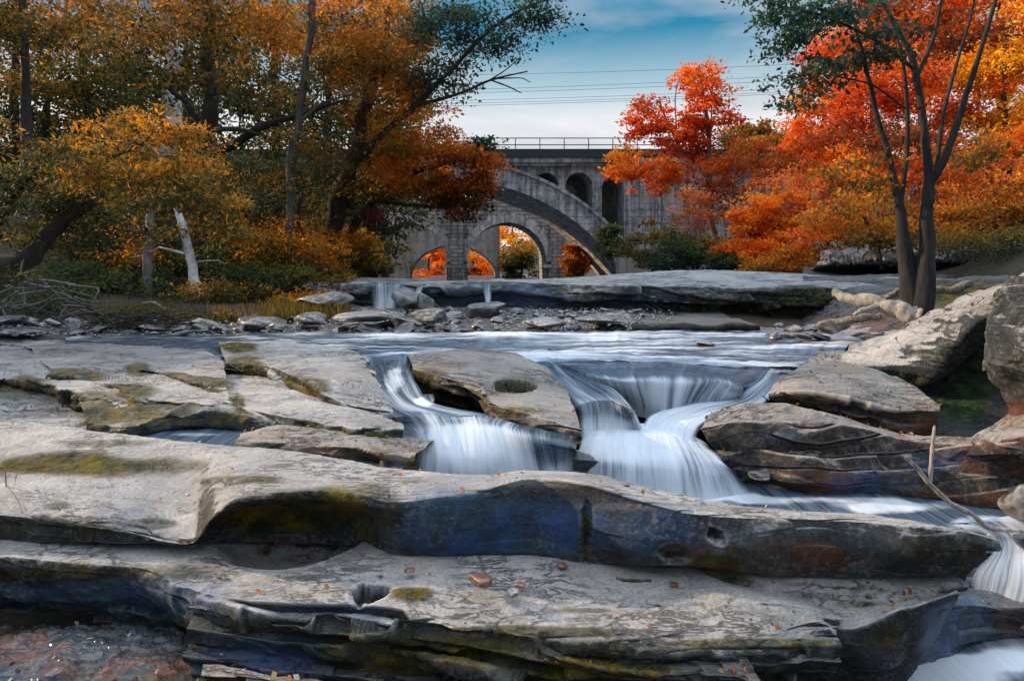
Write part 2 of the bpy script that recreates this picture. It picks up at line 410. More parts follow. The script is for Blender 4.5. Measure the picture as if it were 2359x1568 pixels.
# ------------------------------------------------------------------ rocks
def rock(name, label, cat, rows, nu, nv, mat='rock', zl=(), kind=None, ten=.8, fm=0, **kw):
    G, _ = loft(rows, nu, nv, ten)
    G, fl = rockgrid(G, **kw)
    Z = zones(G, zl, kw.get('s', 0) + 30)
    n, _ = gnorm(G)
    if fm: Z[..., 0] = np.maximum(Z[..., 0], fm * (1 - sst(n[..., 2], .45, .8)) * sst(fbm(G * 2.2, 3, 8), -.15, .15))
    G = G + n * (np.clip(Z[..., :1], 0, 1) * (.006 + .010 * fbm(G * 22, 3, 6)[..., None]) * (1 if mat != 'rockfar' else 3))
    o = mesh(name, G.reshape(-1, 3), gfaces(G.shape[0], G.shape[1], fl), M[mat], attrs={'zones': Z.reshape(-1, 4)})
    if kind: tag(o, kind=kind)
    else: tag(o, label, cat)
    return o

def arr(r): return np.array([P(*q) for q in r])
def off(A, dx=0, dy=0, dz=0): return [np.array(q) + np.array([dx, dy, dz]) for q in A]
def ledge_rows(back, front, h, uc=.12, bd=.35, roll=.22, n=2, sag=0):
    """rows from behind the back edge, over the top, down the front face and under"""
    A, B = arr(back), arr(front)
    rows = [off(A, 0, .25, -bd), off(A, 0, .03, -.03)]
    for k in range(n + 1):
        t = k / (n + 1)
        if t == 0: continue
        Bk = B if len(B) == len(A) else None
        if Bk is not None:
            q = A * (1 - t) + B * t; q[:, 2] -= sag * math.sin(math.pi * t); rows.append(list(q))
    rows.append(list(B))
    rows.append(off(B, 0, -.03 + .04 * uc, -roll * h))
    rows.append(off(B, 0, uc * .35, -.62 * h))
    rows.append(off(B, 0, uc, -h))
    rows.append(off(B, 0, uc + .5, -h - .05))
    return rows

# long foreground mass: mossy hollow at the left, blue stained whaleback at the right
bk = [(-260, 940, -1.1), (0, 962, -1.13), (240, 992, -1.16), (445, 1010, -1.17), (500, 1016, -1.18), (580, 1024, -1.19), (700, 1042, -1.19), (820, 1058, -1.2), (900, 1072, -1.2), (1000, 1083, -1.2), (1110, 1092, -1.2), (1220, 1088, -1.16), (1340, 1092, -1.15), (1480, 1122, -1.18), (1600, 1146, -1.2), (1800, 1168, -1.215), (2000, 1180, -1.22), (2150, 1203, -1.25), (2240, 1226, -1.28), (2290, 1244, -1.31)]
lp = [(-260, 1160, -1.32), (0, 1172, -1.33), (240, 1204, -1.37), (445, 1236, -1.42), (492, 1180, -1.27), (560, 1140, -1.19), (690, 1132, -1.18), (820, 1140, -1.185), (900, 1154, -1.2), (1000, 1152, -1.19), (1110, 1140, -1.18), (1220, 1118, -1.14), (1340, 1130, -1.14), (1480, 1166, -1.17), (1600, 1188, -1.2), (1800, 1192, -1.2), (2000, 1200, -1.2), (2150, 1216, -1.22), (2240, 1232, -1.26), (2298, 1250, -1.31)]
A, B = arr(bk), arr(lp)
m1 = A * .66 + B * .34; m2 = A * .33 + B * .67
m2[10:15, 2] += .012
rec = np.array([0, 0, 0, .02, .16, .28, .32, .24, .06, .04, .02, .0, 0, 0, .0, .0, .0, .0, .05, .1])
basev = np.array([1250, 1248, 1252, 1258, 1252, 1250, 1250, 1258, 1270, 1278, 1284, 1288, 1292, 1296, 1300, 1325, 1332, 1330, 1316, 1290.])
Cb = []; Mid = []
for i in range(len(lp)):
    d = B[i, 1] + rec[i]
    u = lp[i][0]
    if i == 19: u = 2275
    q = np.array([(u - U0) / F * d, d, -(basev[i] - V0) / F * d])
    Cb.append(q)
    mq = B[i] * .55 + q * .45; mq[1] = B[i, 1] + rec[i] * .75 - (.05 if 9 <= i <= 18 else 0); mq[0] = (u - U0) / F * mq[1]; Mid.append(mq)
B[9:15, 2] += np.array([.012, .022, .028, .028, .022, .012])
ro = [off(A, 0, .45, -.45), off(A, 0, .05, -.05), list(A), list(m1), list(m2), list(B), off(B, 0, -.018, -.026), Mid, Cb, off(Cb, 0, .15, -.05), off(Cb, 0, .7, -.4)]
rock('rock_ledge', 'long blue stained rock with a mossy hollow, in front of the two waterfalls', 'rock', ro, 900, 330, 'rock', ten=.75,
     zl=[('m', 670, 1175, 190, 60, 1.0), ('m', 860, 1200, 70, 90, .7), ('m', 200, 1072, 260, 30, 1), ('m', 560, 1105, 110, 14, .8), ('m', 130, 1165, 30, 10, .5), ('m', 250, 1020, 120, 10, .5),
         ('r', 210, 1080, 210, 26, .55), ('m', 1350, 1230, 22, 80, 1), ('m', 1565, 1270, 46, 34, .45), ('w', 1650, 1238, 40, 30, 1), ('w', 1563, 1272, 40, 30, 1), ('b', 1180, 1210, 360, 95, 1), ('b', 1480, 1210, 200, 90, .7), ('b', 640, 1190, 60, 30, .6), ('w', 1180, 1280, 280, 20, .35),
         ('w', 1300, 1105, 420, 26, .9), ('w', 1650, 1165, 420, 18, .9), ('r', 1750, 1285, 260, 50, .6), ('m', 2150, 1265, 140, 40, .4), ('m', 1650, 1300, 80, 30, .7), ('m', 350, 1205, 60, 12, .7), ('r', 650, 1265, 140, 30, .7),
         ('w', 700, 1030, 400, 40, .35), ('m', 60, 1215, 300, 30, .35), ('b', 300, 1190, 80, 30, .4)],
     amp=.03, terr=.010, strat=.004, s=1,
     dents=[(1650, 1233, B[14][1] - .02, .06, .1, .05, (0, .09, -.02), .1), (1563, 1272, B[14][1] + .0, .09, .12, .06, (0, .08, -.02), .0), (1350, 1225, B[12][1] - .03, .035, .14, .2, (0, .05, 0), .1)])

# lower ledge at the bottom of the picture
bk = [(-260, 1232, -1.5), (0, 1238, -1.5), (250, 1240, -1.5), (480, 1243, -1.5), (690, 1232, -1.5), (900, 1262, -1.5), (1150, 1280, -1.5), (1400, 1290, -1.5), (1560, 1300, -1.5), (1700, 1362, -1.52), (1830, 1395, -1.55), (1935, 1425, -1.58)]
lp = [(-260, 1278, -1.53), (0, 1277, -1.52), (180, 1292, -1.52), (330, 1308, -1.53), (480, 1368, -1.56), (640, 1392, -1.57), (860, 1398, -1.57), (1060, 1432, -1.6), (1300, 1466, -1.62), (1500, 1488, -1.63), (1740, 1492, -1.64), (1925, 1462, -1.63)]
A, B = arr(bk), arr(lp)
hh = np.array([.42, .42, .42, .4, .3, .25, .25, .24, .22, .2, .2, .25])
def dn(B, f, dy): 
    q = np.array(B).copy(); q[:, 2] -= hh * f; q[:, 1] += dy; return list(q)
ro = [off(A, 0, .5, -.1), list(A), list(A * .5 + B * .5), list(B), dn(B, .12, -.02), dn(B, .5, .02), dn(B, .8, .12), dn(B, 1.1, .35), dn(B, 1.6, .8)]
rock('rock_ledge', 'pale flat ledge with pebbles and a round pothole, nearest the camera', 'rock', ro, 900, 300, 'rock', ten=.8,
     zl=[('m', 950, 1368, 70, 22, 1), ('m', 1750, 1480, 330, 16, .7), ('m', 1350, 1405, 90, 8, .6), ('m', 1200, 1455, 400, 16, .8), ('m', 650, 1440, 300, 40, .5), ('m', 150, 1315, 380, 26, .6), ('b', 250, 1370, 400, 70, .7), ('b', 700, 1440, 300, 60, .6),
         ('m', 700, 1330, 60, 8, .5), ('m', 1400, 1490, 300, 30, .6), ('r', 620, 1262, 160, 36, .6), ('r', 1450, 1410, 120, 10, .4)],
     amp=.035, terr=.007, strat=.045, s=2,
     dents=[(665, 1240, -1.5, .42, .30, .6, (0, 0, -.16), .45), (860, 1352, -1.52, .105, .085, .4, (0, 0, -.17), .72), (890, 1325, -1.52, .16, .05, .4, (0, 0, -.02), .3), (1050, 1310, -1.52, .5, .1, .4, (0, 0, -.015), .2)])

# stratified rock face under the lower ledge
def stepface(name, label, pts, steps, **kw):
    """pts lip polyline; steps: (drop, forward) repeated"""
    B = arr(pts); rows = [off(B, 0, .4, -.02), list(B)]
    z = 0; y = 0
    for dz, dy in steps:
        z -= dz; y -= dy; rows.append(off(B, 0, y, z))
    return rows
ro = stepface('', '', [(430, 1400, 3.15), (650, 1432, 3.1), (850, 1448, 3.0), (1050, 1470, 2.95), (1250, 1510, 2.85), (1450, 1545, 2.8), (1750, 1560, 2.75)], [(.05, -.05), (.04, .05), (.07, -.03), (.04, .06), (.09, -.03), (.05, .07), (.1, -.02), (.3, .0)])
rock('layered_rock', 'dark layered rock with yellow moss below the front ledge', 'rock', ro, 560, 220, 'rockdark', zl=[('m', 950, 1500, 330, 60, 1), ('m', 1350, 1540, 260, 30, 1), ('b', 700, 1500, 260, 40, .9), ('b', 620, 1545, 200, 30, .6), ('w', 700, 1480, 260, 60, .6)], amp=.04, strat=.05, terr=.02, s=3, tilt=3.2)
ro = [[(-200, 1440, 3.7), (0, 1436, 3.7), (200, 1440, 3.6), (330, 1450, 3.5), (500, 1490, 3.4), (620, 1540, 3.3)],
      [(-200, 1470, 3.3), (0, 1470, 3.3), (200, 1478, 3.25), (330, 1490, 3.2), (500, 1530, 3.15), (620, 1570, 3.1)],
      [(-200, 1530, 3.1), (0, 1530, 3.1), (200, 1540, 3.05), (330, 1545, 3.0), (500, 1580, 3.0), (620, 1610, 3.0)],
      [(-200, 1640, 2.9), (0, 1640, 2.9), (200, 1640, 2.85), (330, 1640, 2.8), (500, 1660, 2.9), (620, 1680, 2.9)]]
rock('wet_rock', 'wet reddish brown rock in the bottom left corner', 'rock', ro, 300, 160, 'wetrock', zl=[('r', 260, 1535, 260, 50, 1), ('r', 40, 1490, 160, 50, 1), ('w', 150, 1520, 500, 120, 1), ('m', 420, 1560, 120, 20, .8), ('b', 120, 1560, 30, 20, .8)], amp=.20, strat=.07, terr=.03, s=4, fr=1.5)
ro = [[(470, 1500, 2.9), (540, 1510, 2.85), (640, 1530, 2.8), (760, 1550, 2.8)], [(465, 1525, 2.72), (540, 1528, 2.7), (640, 1545, 2.68), (760, 1570, 2.65)], [(470, 1640, 2.72), (540, 1640, 2.7), (640, 1650, 2.68), (760, 1660, 2.65)]]
rock('rock_block', 'pale brown block with a flat top at the bottom edge, below the moss', 'rock', [list(arr(q) - np.array([0, 0, .035])) for q in ro], 140, 70, 'rockbrown', zl=[('m', 700, 1560, 90, 20, .7)], amp=.05, strat=.05, s=5)

# scoop shelf at the right end of the ledge
bk = [(1560, 1296, -1.5), (1700, 1320, -1.5), (1850, 1328, -1.49), (2000, 1332, -1.49), (2120, 1336, -1.5), (2230, 1345, -1.52)]
lp = [(1600, 1325, -1.52), (1720, 1385, -1.56), (1850, 1425, -1.6), (1960, 1450, -1.62), (2075, 1400, -1.54), (2205, 1362, -1.53)]
A, B = arr(bk), arr(lp)
f1 = B.copy(); f1[:, 2] -= np.array([.02, .03, .05, .10, .16, .12]); f1[:, 0] += np.array([0, 0, .02, .05, .04, .0]); f1[:, 1] += np.array([0, 0, 0, -.02, .0, .05])
f2 = B.copy(); f2[:, 2] -= np.array([.1, .12, .18, .3, .38, .4]); f2[:, 0] += np.array([0, 0, .05, .12, .06, -.03]); f2[:, 1] += np.array([.02, .02, .05, .06, .1, .2])
f3 = f2.copy(); f3[:, 2] -= .35; f3[:, 1] += .2
rock('rock_shelf', 'scooped grey green shelf under the right end of the long rock', 'rock', [off(A, 0, .4, -.02), list(A), list(A * .5 + B * .5 - np.array([0, 0, .02])), list(B), list(f1), list(f2), list(f3)], 320, 220, 'rock',
     zl=[('m', 2040, 1450, 60, 50, .45), ('m', 1660, 1330, 60, 30, .8), ('b', 2200, 1440, 110, 90, 1), ('b', 1700, 1400, 90, 20, .3), ('m', 1980, 1390, 80, 12, .5), ('w', 1900, 1350, 250, 30, .5), ('w', 2200, 1440, 110, 90, .6)], amp=.04, strat=.010, terr=.002, s=6)
ro = [[(2080, 1345, 3.9), (2200, 1350, 3.9), (2300, 1360, 3.9), (2420, 1370, 3.9)], [(2080, 1380, 3.55), (2200, 1390, 3.6), (2290, 1400, 3.7), (2420, 1410, 3.7)], [(2090, 1520, 3.5), (2200, 1510, 3.6), (2290, 1500, 3.75), (2420, 1490, 3.8)], [(2090, 1620, 3.5), (2200, 1600, 3.6), (2290, 1590, 3.75), (2420, 1590, 3.8)]]
rock('wet_rock', 'dark blue wet rock face above the foaming pool at bottom right', 'rock', ro, 160, 120, 'wetrock', zl=[('b', 2200, 1440, 130, 110, 1), ('w', 2200, 1440, 300, 160, 1), ('r', 2340, 1430, 60, 60, .9)], amp=.06, strat=.04, s=7)

# left mid slabs
back = [(-300, 770, -1.14), (0, 780, -1.14), (250, 782, -1.14), (500, 786, -1.14), (700, 792, -1.12), (830, 806, -1.1)]
mid_ = [(-300, 870, -1.16), (0, 880, -1.18), (250, 885, -1.19), (480, 890, -1.19), (680, 880, -1.16), (860, 880, -1.14)]
fr = [(-300, 990, -1.3), (0, 1005, -1.33), (250, 1012, -1.33), (500, 1016, -1.33), (760, 1040, -1.33), (930, 1060, -1.33)]
A, B, C_ = arr(back), arr(mid_), arr(fr)
rock('bedrock', None, None, [off(A, 0, .5, -.5), list(A), list(A * .5 + B * .5), list(B), list(B * .5 + C_ * .5), list(C_), off(C_, 0, -.3, -.1)], 520, 260, 'rock', zl=[('m', 220, 900, 260, 60, .8), ('w', 200, 920, 260, 40, .8), ('m', 40, 900, 90, 40, .8), ('m', 700, 920, 200, 40, .8), ('r', 150, 950, 200, 20, .6)], amp=.06, terr=.03, s=8, kind='structure')
def slab(label, back, front, h, nu=260, nv=120, zl=(), uc=.12, mat='rock', name='rock_slab', sag=0, **kw):
    kw = dict(dict(amp=.035, terr=.014, strat=.05, fm=.9), **kw)
    return rock(name, label, 'rock', ledge_rows(back, front, h, uc, sag=sag), nu, nv, mat, zl=zl, **kw)
slab('light slab sloping down to the left chute, mossy step along its lower left edge', [(505, 790, -1.010), (600, 788, -0.990), (700, 790, -0.970), (790, 797, -0.970), (830, 812, -0.970), (850, 850, -1.020)],
     [(518, 833, -1.040), (595, 838, -1.030), (655, 856, -1.040), (735, 898, -1.060), (815, 930, -1.110), (905, 946, -1.150)], .24, 320, 150, zl=[('m', 560, 842, 60, 24, .9), ('m', 690, 890, 70, 30, 1), ('w', 840, 900, 70, 70, .9), ('m', 545, 800, 50, 14, 1)], s=11)
slab('broad slab with thin cracks, between the mossy step and the left waterfall', [(300, 842, -1.070), (400, 850, -1.070), (520, 862, -1.070), (640, 880, -1.070), (740, 910, -1.090), (880, 945, -1.140)],
     [(440, 880, -1.090), (525, 920, -1.100), (600, 948, -1.120), (720, 968, -1.140), (830, 982, -1.150), (930, 985, -1.160)], .22, 320, 140, zl=[('m', 480, 890, 70, 30, .9), ('m', 545, 928, 22, 26, 1), ('w', 860, 970, 90, 24, .9), ('m', 410, 865, 50, 16, .8)], s=12)
slab('low slab with a mossy broken front edge at the far left', [(-300, 800, -1.070), (-100, 796, -1.070), (60, 798, -1.070), (150, 815, -1.070), (230, 845, -1.090), (300, 880, -1.120)],
     [(-300, 880, -1.090), (-100, 884, -1.090), (20, 868, -1.090), (95, 880, -1.100), (190, 905, -1.120), (290, 935, -1.150)], .2, 280, 120, zl=[('m', 60, 890, 60, 30, .9), ('m', 200, 920, 90, 20, .7), ('w', 60, 930, 120, 12, .6)], s=13)
slab('slab with a mossy ridge across it, left of the thin cracks', [(60, 792, -1.050), (180, 788, -1.050), (300, 790, -1.050), (400, 795, -1.050), (480, 810, -1.050), (520, 835, -1.060)],
     [(110, 862, -1.070), (190, 868, -1.070), (270, 890, -1.090), (330, 915, -1.110), (420, 925, -1.120), (520, 930, -1.120)], .2, 300, 140, zl=[('m', 170, 870, 100, 22, .95), ('m', 250, 900, 110, 22, .95), ('m', 320, 850, 40, 20, .8)], s=14)
slab('long low slab over a dark gap with a puddle', [(180, 925, -1.160), (280, 925, -1.150), (380, 925, -1.140), (480, 932, -1.140), (580, 948, -1.150), (680, 965, -1.160)],
     [(200, 972, -1.190), (300, 980, -1.180), (390, 958, -1.150), (480, 950, -1.140), (570, 958, -1.150), (660, 972, -1.170)], .2, 260, 110, uc=.3, zl=[('w', 430, 985, 200, 20, .8)], s=15)
slab('dark brown fronted slab left of the left waterfall', [(555, 998, -1.2), (640, 978, -1.18), (740, 985, -1.18), (830, 992, -1.19), (930, 996, -1.2), (1000, 1000, -1.21)],
     [(550, 1010, -1.2), (610, 1016, -1.2), (700, 1024, -1.21), (790, 1028, -1.21), (880, 1034, -1.21), (960, 1040, -1.22)], .2, 260, 110, uc=.12, mat='rockbrown', zl=[('r', 780, 1050, 240, 30, .9), ('w', 800, 1055, 260, 40, .6), ('w', 900, 1015, 100, 20, .8)], s=16)
# boulder hump between the falls
slab('humped rock with a dark round pothole, standing between the two waterfalls', [(935, 818, -1.02), (1000, 806, -1.0), (1090, 806, -1.0), (1180, 816, -1.02), (1250, 842, -1.06), (1300, 880, -1.12)],
     [(950, 848, -.99), (1010, 864, -1.0), (1098, 884, -1.03), (1135, 928, -1.1), (1232, 955, -1.14), (1338, 986, -1.2)], .27, 340, 190, uc=.28, sag=-.04,
     zl=[('m', 985, 860, 60, 26, .8), ('w', 1260, 880, 70, 60, .9), ('m', 1190, 880, 70, 20, .7), ('r', 1120, 900, 100, 20, .4), ('m', 1180, 945, 100, 12, .7), ('w', 1270, 970, 90, 30, .8), ('m', 1040, 840, 60, 12, .6), ('w', 1150, 850, 300, 120, .7), ('r', 1000, 850, 60, 30, .5)], name='rock', mat='rockbrown', s=17,
     dents=[(1185, 893, -1.1, .17, .22, .4, (0, 0, -.22), .62)])
rock('bedrock', None, None, ledge_rows([(900, 975, -1.33), (1100, 990, -1.33), (1250, 1010, -1.36), (1400, 1040, -1.5)], [(920, 1015, -1.37), (1100, 1025, -1.37), (1250, 1045, -1.42), (1400, 1060, -1.5)], .6, .2), 120, 80, 'wetrock', zl=[('w', 1100, 1000, 400, 200, 1)], amp=.04, s=18, kind='structure')

# right hand rocks
def under(R, dy=.5, dz=0): return off(R, 0, dy, dz)
a = [(1842, 838, 6.6), (1900, 826, 6.8), (1965, 838, 6.7), (2045, 868, 6.4), (2110, 902, 6.0), (2160, 932, 5.7)]
b = [(1790, 880, 6.1), (1860, 870, 6.1), (1950, 878, 6.0), (2040, 900, 5.9), (2105, 922, 5.75), (2164, 938, 5.6)]
c = [(1770, 912, 5.85), (1850, 902, 5.75), (1950, 915, 5.6), (2040, 938, 5.5), (2105, 945, 5.45), (2162, 945, 5.4)]
d = [(1778, 925, 5.9), (1850, 938, 5.85), (1950, 960, 5.75), (2040, 982, 5.6), (2105, 1000, 5.5), (2150, 1006, 5.5)]
rock('boulder', 'large wedge shaped boulder to the right of the falls', 'rock', [under(arr(a), .3, -.4), a, b, c, d, under(arr(d), .5, 0)], 300, 150, 'rockbrown', zl=[('m', 1830, 930, 60, 16, .6), ('r', 2100, 985, 120, 30, .7), ('b', 1950, 945, 100, 14, .3), ('m', 1930, 850, 80, 20, .25)], amp=.035, strat=.04, terr=.014, s=21)
dd = [5.72, 5.66, 5.55, 5.4, 5.25, 5.08, 4.95]
a = [(u, v, q) for (u, v), q in zip([(1628, 955), (1700, 932), (1790, 924), (1950, 958), (2100, 998), (2250, 1008), (2480, 1028)], dd)]
b = [(u, v, q - x) for (u, v), q, x in zip([(1612, 985), (1712, 968), (1840, 968), (1970, 982), (2115, 1014), (2258, 1026), (2480, 1050)], dd, (.3, .3, .25, .14, .1, .1, .1))]
c = [(u, v, q - x) for (u, v), q, x in zip([(1640, 1030), (1745, 1030), (1865, 1040), (1990, 1056), (2120, 1078), (2270, 1096), (2480, 1126)], dd, (.3, .36, .34, .2, .16, .16, .16))]
d = [(u, v, q - x) for (u, v), q, x in zip([(1690, 1085), (1790, 1095), (1890, 1108), (2010, 1120), (2130, 1134), (2280, 1152), (2480, 1180)], dd, (.25, .4, .42, .26, .22, .22, .2))]
e = [(u, v, q - x) for (u, v), q, x in zip([(1720, 1150), (1800, 1165), (1900, 1172), (2050, 1184), (2200, 1202), (2340, 1232), (2480, 1250)], dd, (.2, .36, .4, .24, .2, .2, .2))]
rock('rock_outcrop', 'cracked brown layered outcrop under the wedge boulder, beside the pool', 'rock', [under(arr(a), .3, -.2), a, b, c, d, e, under(arr(e), .3, -.2)], 460, 240, 'rockbrown', ten=.6,
     zl=[('r', 1900, 1110, 120, 50, .8), ('b', 1990, 1110, 130, 40, .9), ('b', 1800, 1000, 60, 20, .6), ('w', 1700, 950, 100, 30, 1), ('w', 1730, 1090, 100, 50, .9), ('r', 2330, 1060, 160, 40, .8), ('r', 2200, 1150, 200, 30, .8), ('b', 2150, 1065, 120, 30, .5)], amp=.09, strat=.055, terr=.01, s=22, fr=.8, tilt=-1.5)
a = [(1955, 795, 8.0), (2060, 765, 7.9), (2140, 722, 7.8), (2220, 690, 7.4), (2300, 648, 7.0), (2420, 590, 6.5)]
b = [(1938, 826, 7.3), (2040, 800, 7.1), (2130, 768, 6.9), (2205, 735, 6.6), (2268, 700, 6.3), (2420, 630, 6.0)]
c = [(1940, 845, 7.1), (2030, 848, 6.9), (2120, 830, 6.7), (2200, 785, 6.4), (2262, 735, 6.2), (2420, 690, 5.9)]
d = [(1960, 862, 7.15), (2040, 885, 7.0), (2115, 890, 6.8), (2200, 845, 6.6), (2280, 790, 6.4), (2420, 740, 6.1)]
rock('rock', 'curved rock rising like a spine toward the right edge', 'rock', [under(arr(a), .4, -.5), a, b, c, d, under(arr(d), .7, .02), under(arr(d), 1.2, -.3)], 320, 190, 'rock', zl=[('m', 2050, 870, 90, 20, .3), ('m', 2300, 720, 60, 40, .5)], amp=.07, strat=.015, terr=.006, s=23)
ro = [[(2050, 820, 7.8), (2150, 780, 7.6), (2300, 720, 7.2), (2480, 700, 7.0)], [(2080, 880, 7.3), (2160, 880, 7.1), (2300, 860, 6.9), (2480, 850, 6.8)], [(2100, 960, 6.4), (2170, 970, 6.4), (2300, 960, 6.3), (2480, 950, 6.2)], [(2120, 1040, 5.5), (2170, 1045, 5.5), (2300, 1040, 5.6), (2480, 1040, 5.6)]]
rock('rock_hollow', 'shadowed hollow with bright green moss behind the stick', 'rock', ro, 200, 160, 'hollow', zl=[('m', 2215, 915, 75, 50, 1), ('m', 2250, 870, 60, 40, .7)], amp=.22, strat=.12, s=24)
prof = [(2330, 640, 5.0), (2310, 690, 5.0), (2283, 740, 5.0), (2272, 790, 4.95), (2268, 830, 4.95), (2282, 868, 5.0), (2312, 905, 5.05), (2318, 945, 5.05), (2285, 975, 5.0), (2225, 1010, 4.95), (2190, 1045, 5.0)]
ro = [[(u + 14, v, d + .7), (u + 3, v, d + .2), (u + 20, v, d), (u + 90, v, d - .25), (2560, v + 10, 4.5)] for u, v, d in prof]
rock('rock_pillar', 'tall bulging grey rock at the right edge, narrow waisted', 'rock', ro, 160, 260, 'rock', ten=1, zl=[('r', 2340, 960, 60, 60, .7), ('r', 2330, 1020, 120, 30, .8)], amp=.10, strat=.02, terr=.004, s=25)
# far ledge
a = [(700, 640, 17), (850, 640, 17), (1000, 641, 17), (1150, 640, 17), (1300, 634, 17), (1420, 628, 17), (1550, 622, 16.5), (1750, 624, 16), (1950, 634, 15), (2150, 638, 14.5), (2480, 640, 14)]
b = [(700, 655, 14.6), (850, 652, 14.4), (1000, 650, 14.2), (1150, 646, 14), (1300, 652, 13.8), (1420, 654, 13.4), (1550, 656, 13.2), (1750, 662, 12.8), (1950, 660, 12.4), (2150, 668, 12), (2480, 670, 11.6)]
c = [(u, v_, q[2] - .1) for (u, v_), q in zip([(700, 676), (850, 672), (1000, 668), (1150, 668), (1300, 685), (1420, 692), (1550, 698), (1750, 704), (1950, 700), (2150, 704), (2480, 704)], b)]
c2 = [(q[0], q[1] + 4, q[2] + .22) for q in c]
d = [(u, v_, q[2] + .12) for (u, v_), q in zip([(700, 714), (850, 714), (1000, 718), (1150, 720), (1300, 732), (1420, 736), (1550, 746), (1750, 752), (1950, 752), (2150, 748), (2480, 745)], b)]
rock('rock_ledge', 'long grey ledge stretching across the river below the bridges', 'rock', [under(arr(a), 1, -.3), list(arr(a) + np.array([0, 0, -.05])), list(arr(a) * .5 + arr(b) * .5 + np.array([0, 0, -.02])), list(arr(b) + np.array([0, 0, -.02])), c, c2, d, under(arr(d), .4, -.1)], 760, 150, 'rockfar', ten=.6,
     zl=[('b', 1080, 685, 260, 40, .9), ('w', 1080, 680, 260, 40, .7), ('m', 1720, 715, 210, 40, 1), ('m', 1560, 740, 200, 14, .8), ('m', 1850, 690, 100, 40, .9), ('m', 1380, 680, 50, 14, .4), ('b', 1450, 695, 150, 24, .4), ('m', 2100, 690, 100, 30, .6)], amp=.07, strat=.12, terr=.02, s=26, fr=.5)
rock('rock_shelf', 'overhanging shelf of rock beneath the right hand trees', 'rock', ledge_rows([(1890, 590, 19), (2000, 575, 19), (2150, 568, 18), (2300, 560, 17), (2500, 550, 16)], [(1880, 606, 16.5), (2000, 600, 16), (2150, 596, 15.5), (2300, 592, 15), (2500, 586, 14)], .28, .9), 300, 90, 'rockfar', amp=.22, strat=.22, terr=.04, fr=.6, s=27)
rock('bedrock', None, None, [[(1850, 618, 20), (2100, 618, 20), (2300, 612, 19), (2600, 600, 19)], [(1850, 640, 15), (2100, 640, 14.5), (2300, 636, 14), (2600, 620, 13)], [(1850, 655, 13.5), (2100, 672, 11.5), (2300, 668, 11), (2600, 660, 10)], [(1850, 740, 12.5), (2060, 745, 10.2), (2300, 720, 9.5), (2600, 720, 9)], [(1850, 775, 10.6), (2060, 770, 9.8), (2300, 790, 8.5), (2600, 790, 8.5)]], 260, 140, 'rockdark', zl=[('m', 2200, 680, 200, 40, 1), ('r', 2000, 740, 200, 30, .6)], amp=.1, strat=.09, terr=.03, fr=.8, s=28, kind='structure')
rock('bedrock', None, None, [[(1500, 752, 12.8), (1800, 752, 12.6), (2100, 745, 11)], [(1700, 768, 10.5), (1850, 770, 10.2), (2150, 770, 9)], [(1880, 800, 8.6), (1950, 805, 8.3), (2200, 800, 8)], [(1850, 840, 7.2), (1950, 850, 7.2), (2150, 860, 7)]], 120, 100, 'rockbrown', zl=[('w', 1850, 790, 200, 60, .8)], amp=.06, strat=.04, terr=.03, s=29, kind='structure')

